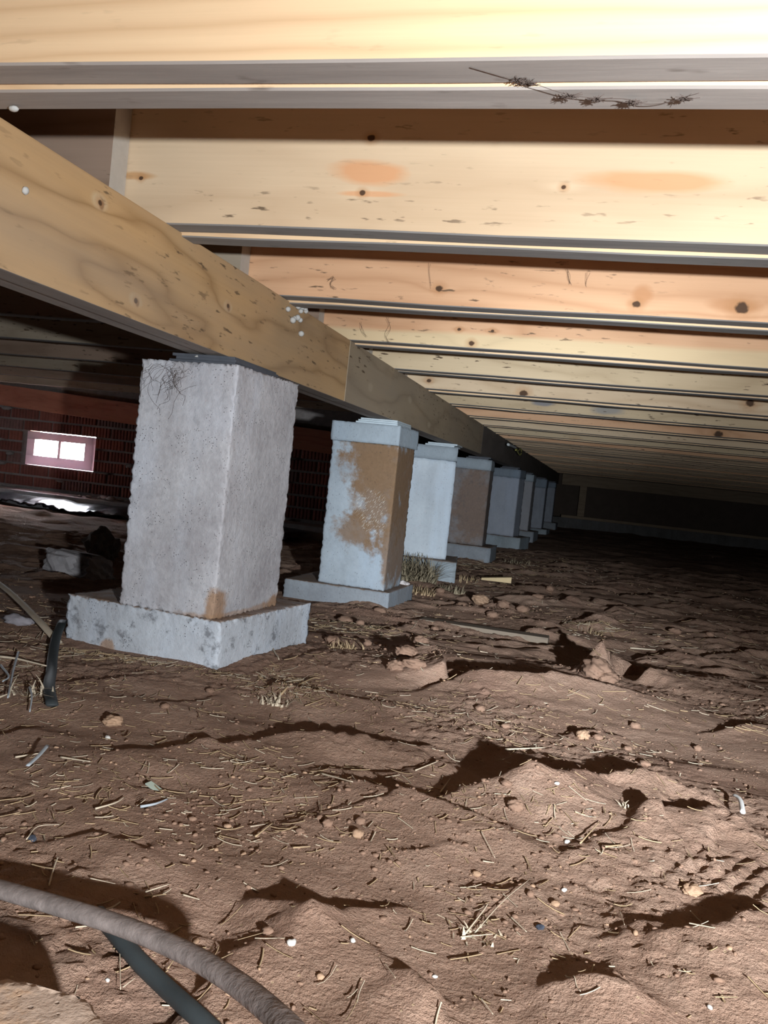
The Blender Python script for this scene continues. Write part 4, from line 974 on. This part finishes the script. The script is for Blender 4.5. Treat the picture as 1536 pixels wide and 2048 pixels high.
# rubble on pad 2, offcut, plank
for i, (dx, dy, r) in enumerate(((0, 0, .014), (.022, .006, .011), (-.018, .008, .010), (.008, .018, .010), (.036, .002, .008))):
    me = bm_mesh(blob(r, 140+i, (1.3, 1, .7), 2, .3), 'plaster_crumb'); me.materials.append(PALER)
    o = link('plaster_crumb', me, None, None, (-.562+dx-.03, 2.632+dy, H-.322+r*.5)); tag(o, 'pale plaster crumb on the pad of the rust-stained pier', 'rubble', 'plaster crumbs on the second pad')
OFFW = plain('offcut_pine', (.62, .47, .27), .7, .2, .15, 30)
p = on_ground(992, 1166); me = bm_mesh(box_bm(-.06, .06, -.02, .02, 0, .024, .0015), 'wood_offcut'); me.materials.append(OFFW)
for v in me.vertices:
    if v.co.x < 0: v.co.z = v.co.z*.35+.0
o = link('wood_offcut', me, None, None, (p.x, p.y, p.z+.006), (0, 0, .1)); tag(o, 'small yellow wedge of wood offcut on the ground', 'offcut')
OLDW = weathered('old_plank', (.24, .19, .145), (.15, .115, .085), 'x', 3.0)
a = on_ground(842, 1246); b_ = on_ground(1098, 1272); c = (a+b_)/2
me = bm_mesh(box_bm(-(b_-a).length/2, (b_-a).length/2, -.035, .035, -.012, .008, .002), 'buried_plank'); me.materials.append(OLDW)
o = link('buried_plank', me, None, None, (c.x, c.y, c.z+.006), (-.05, -math.atan2(b_.z-a.z, math.hypot(b_.x-a.x, b_.y-a.y)), math.atan2(b_.y-a.y, b_.x-a.x))); tag(o, 'weathered dark plank half buried in the soil', 'plank')

# ------------------------------------------------------------------ webs, egg sacs, roots, wire
def on_girder(x, y, out=.0):
    g = ray(x, y); q_ = g*((XG+out)/g.x); return q_+Vector((0, 0, H))
SAC = plain('egg_sac_silk', (.47, .46, .44), .8, .2, .12, 300)
for i, (x, y, r) in enumerate(((588,604,7),(592,612,6.5),(602,606,7),(600,615,5.5),(607,617,5),(598,622,5),(608,622,5),(572,618,5.5),(581,640,6.5),(591,635,6),(597,640,5),(586,636,4.5),(598,667,6))):
    p = on_girder(x, y); R0 = px_size(r, p); me = bm_mesh(blob(R0, 160+i, (1, 1, 1), 2, .08), 'spider_egg_sac'); me.materials.append(SAC)
    o = link('spider_egg_sac', me, None, None, (XG+R0*.8, p.y, p.z), smooth=True)
    tag(o, 'small white spider egg sac clustered on the girder face' if i < 12 else 'lone white egg sac below the cluster on the girder face', 'egg sac', 'spider egg sacs on the girder' if i < 12 else None)
p = on_girder(46, 381); R0 = px_size(8, p); me = bm_mesh(blob(R0, 180, (.8, 1, 1), 2, .12), 'spider_egg_sac'); me.materials.append(SAC)
o = link('spider_egg_sac', me, None, None, (XG+R0*.7, p.y, p.z), smooth=True); tag(o, 'single large white egg sac on the bare girder end', 'egg sac')
p = at_z(28, 214, HJ-.006); me = bm_mesh(blob(.0035, 181, (1.4, 1, .8), 2, .12), 'spider_egg_sac'); me.materials.append(SAC)
o = link('spider_egg_sac', me, None, None, (p.x, p.y, H+HJ-.0075), smooth=True); tag(o, 'small pale egg sac under the cobwebbed cream joist', 'egg sac')
WEB = plain('dusty_web', (.10, .075, .065), .95, .05, .3, 80)
def threads(name, paths, rad, mat, label, cat, group=None):
    bm = bmesh.new()
    for P_ in paths:
        m2 = tube_mesh('t', P_, rad, 4); bm.from_mesh(m2); bpy.data.meshes.remove(m2)
    me = bm_mesh(bm, name); me.materials.append(mat); return thing(name, me, label, cat, group)
r = random.Random(3); paths = []
line = [(940,135),(985,148),(1040,164),(1075,170),(1110,182),(1150,192),(1200,197),(1250,198),(1290,208),(1330,206),(1365,196),(1398,186)]
W = [at_z(x, y, HJ-(.0012 if y < 168 else .0075))+Vector((0, 0, H)) for x, y in line]
paths.append(smooth_path(W, 60))
for c, n_ in (((1055,164), 60), ((1035,160), 20), ((1265,203), 40), ((1372,196), 18), ((1140,190), 18), ((1195,198), 24)):
    q_ = at_z(c[0], c[1], HJ-(.0012 if c[1] < 168 else .0075))+Vector((0, 0, H))
    for _ in range(n_):
        a = r.uniform(0, 6.28); l = r.uniform(.002, .006)
        paths.append(smooth_path([q_+Vector((r.gauss(0, .004), r.gauss(0, .003), 0)), q_+Vector((math.cos(a)*l*.5, math.sin(a)*l*.4, -r.uniform(0, .002))), q_+Vector((math.cos(a)*l+r.gauss(0, .002), math.sin(a)*l*.7, -r.uniform(0, .003)))], 4))
threads('cobweb', paths, .00025, WEB, 'dark dusty cobweb strand clinging under the cream joist', 'cobweb')
# fine root tangle on the first block
blk = [o for o in C.objects if o.name == 'concrete_block'][0]
paths = []
for _ in range(40):
    x = r.gauss(-.03, .022); z = .400-abs(r.gauss(0, .02)); pts = []
    dx = r.gauss(-.004, .006)
    for k in range(7):
        pts.append(blk.matrix_basis @ Vector((max(-.083, min(.07, x)), -.113-.0012, min(.398, z)))); x += dx+r.gauss(0, .005); z -= abs(r.gauss(.005, .005)); dx *= .8
    paths.append(smooth_path(pts, 12))
threads('root_tangle', paths, .0002, WEB, 'fine dark root tangle on the top corner of the pitted block', 'roots')
# dusty web at the end of shim stack, loose strands between joists
DUST = plain('grey_web', (.45, .43, .40), .95, .05, .2, 80)
p = on_girder(397, 712, .012); me = bm_mesh(blob(.0052, 183, (.8, .8, 1.5), 3, .3), 'web_clump'); me.materials.append(DUST)
o = link('web_clump', me, None, None, (XG-.055, 1.29, H+HB-.0085), smooth=True); tag(o, 'grey clump of web hanging beside the dark shims', 'cobweb')
def strand(name, pts, k, label, n_=3):
    paths = []
    for j in range(n_):
        W = [at_y(x+r.gauss(0, 2), y+r.gauss(0, 2), JY[k]-.004)+Vector((0, 0, H)) for x, y in pts]; paths.append(smooth_path(W, 10))
    threads(name, paths, .00014, WEB, label, 'cobweb', 'cobweb strands on the joists')
strand('cobweb', [(860,528),(858,545),(860,575)], 2, 'thin web strand above a knot on the orange pink joist', 2)
strand('cobweb', [(1135,540),(1138,556),(1140,568)], 2, 'small dark web clot in the middle of the orange pink joist', 5)
strand('cobweb', [(1175,545),(1172,560),(1170,572)], 2, 'short web tail beside the clot on the orange pink joist', 3)
strand('cobweb', [(775,635),(780,655),(772,672),(780,690)], 3, 'wavy dusty web trail on the two-tone joist', 4)
strand('cobweb', [(722,645),(724,660),(732,675)], 3, 'dusty web by the girder end of the two-tone joist', 4)
strand('cobweb', [(670,578),(660,570),(668,556),(655,560)], 2, 'scribbled web near the girder end of the orange pink joist', 5)
# wire loop on the girder
WIRE = plain('yellow_wire', (.55, .52, .16), .5, .4, .15, 60); WHT = plain('white_sheath', (.72, .74, .74), .5, .4, .1, 60)
wr = empty('loose_cable', on_girder(1025, 890, .004)); tag(wr, 'looped end of yellow and white cable hanging over the girder top', 'cable')
base = wr.location.copy()
def wpath(pts): return [on_girder(x, y, .03)-base for x, y in pts]
link('sheath', tube_mesh('sheath', smooth_path(wpath([(1016,889),(1024,892),(1032,896)]), 8), .008, 8, WHT), None, wr)
link('wire_loop', tube_mesh('wire_loop', smooth_path(wpath([(1032,896),(1036,905),(1040,910),(1043,904),(1041,897),(1037,901),(1031,900)]), 24), .0045, 6, WIRE), None, wr)
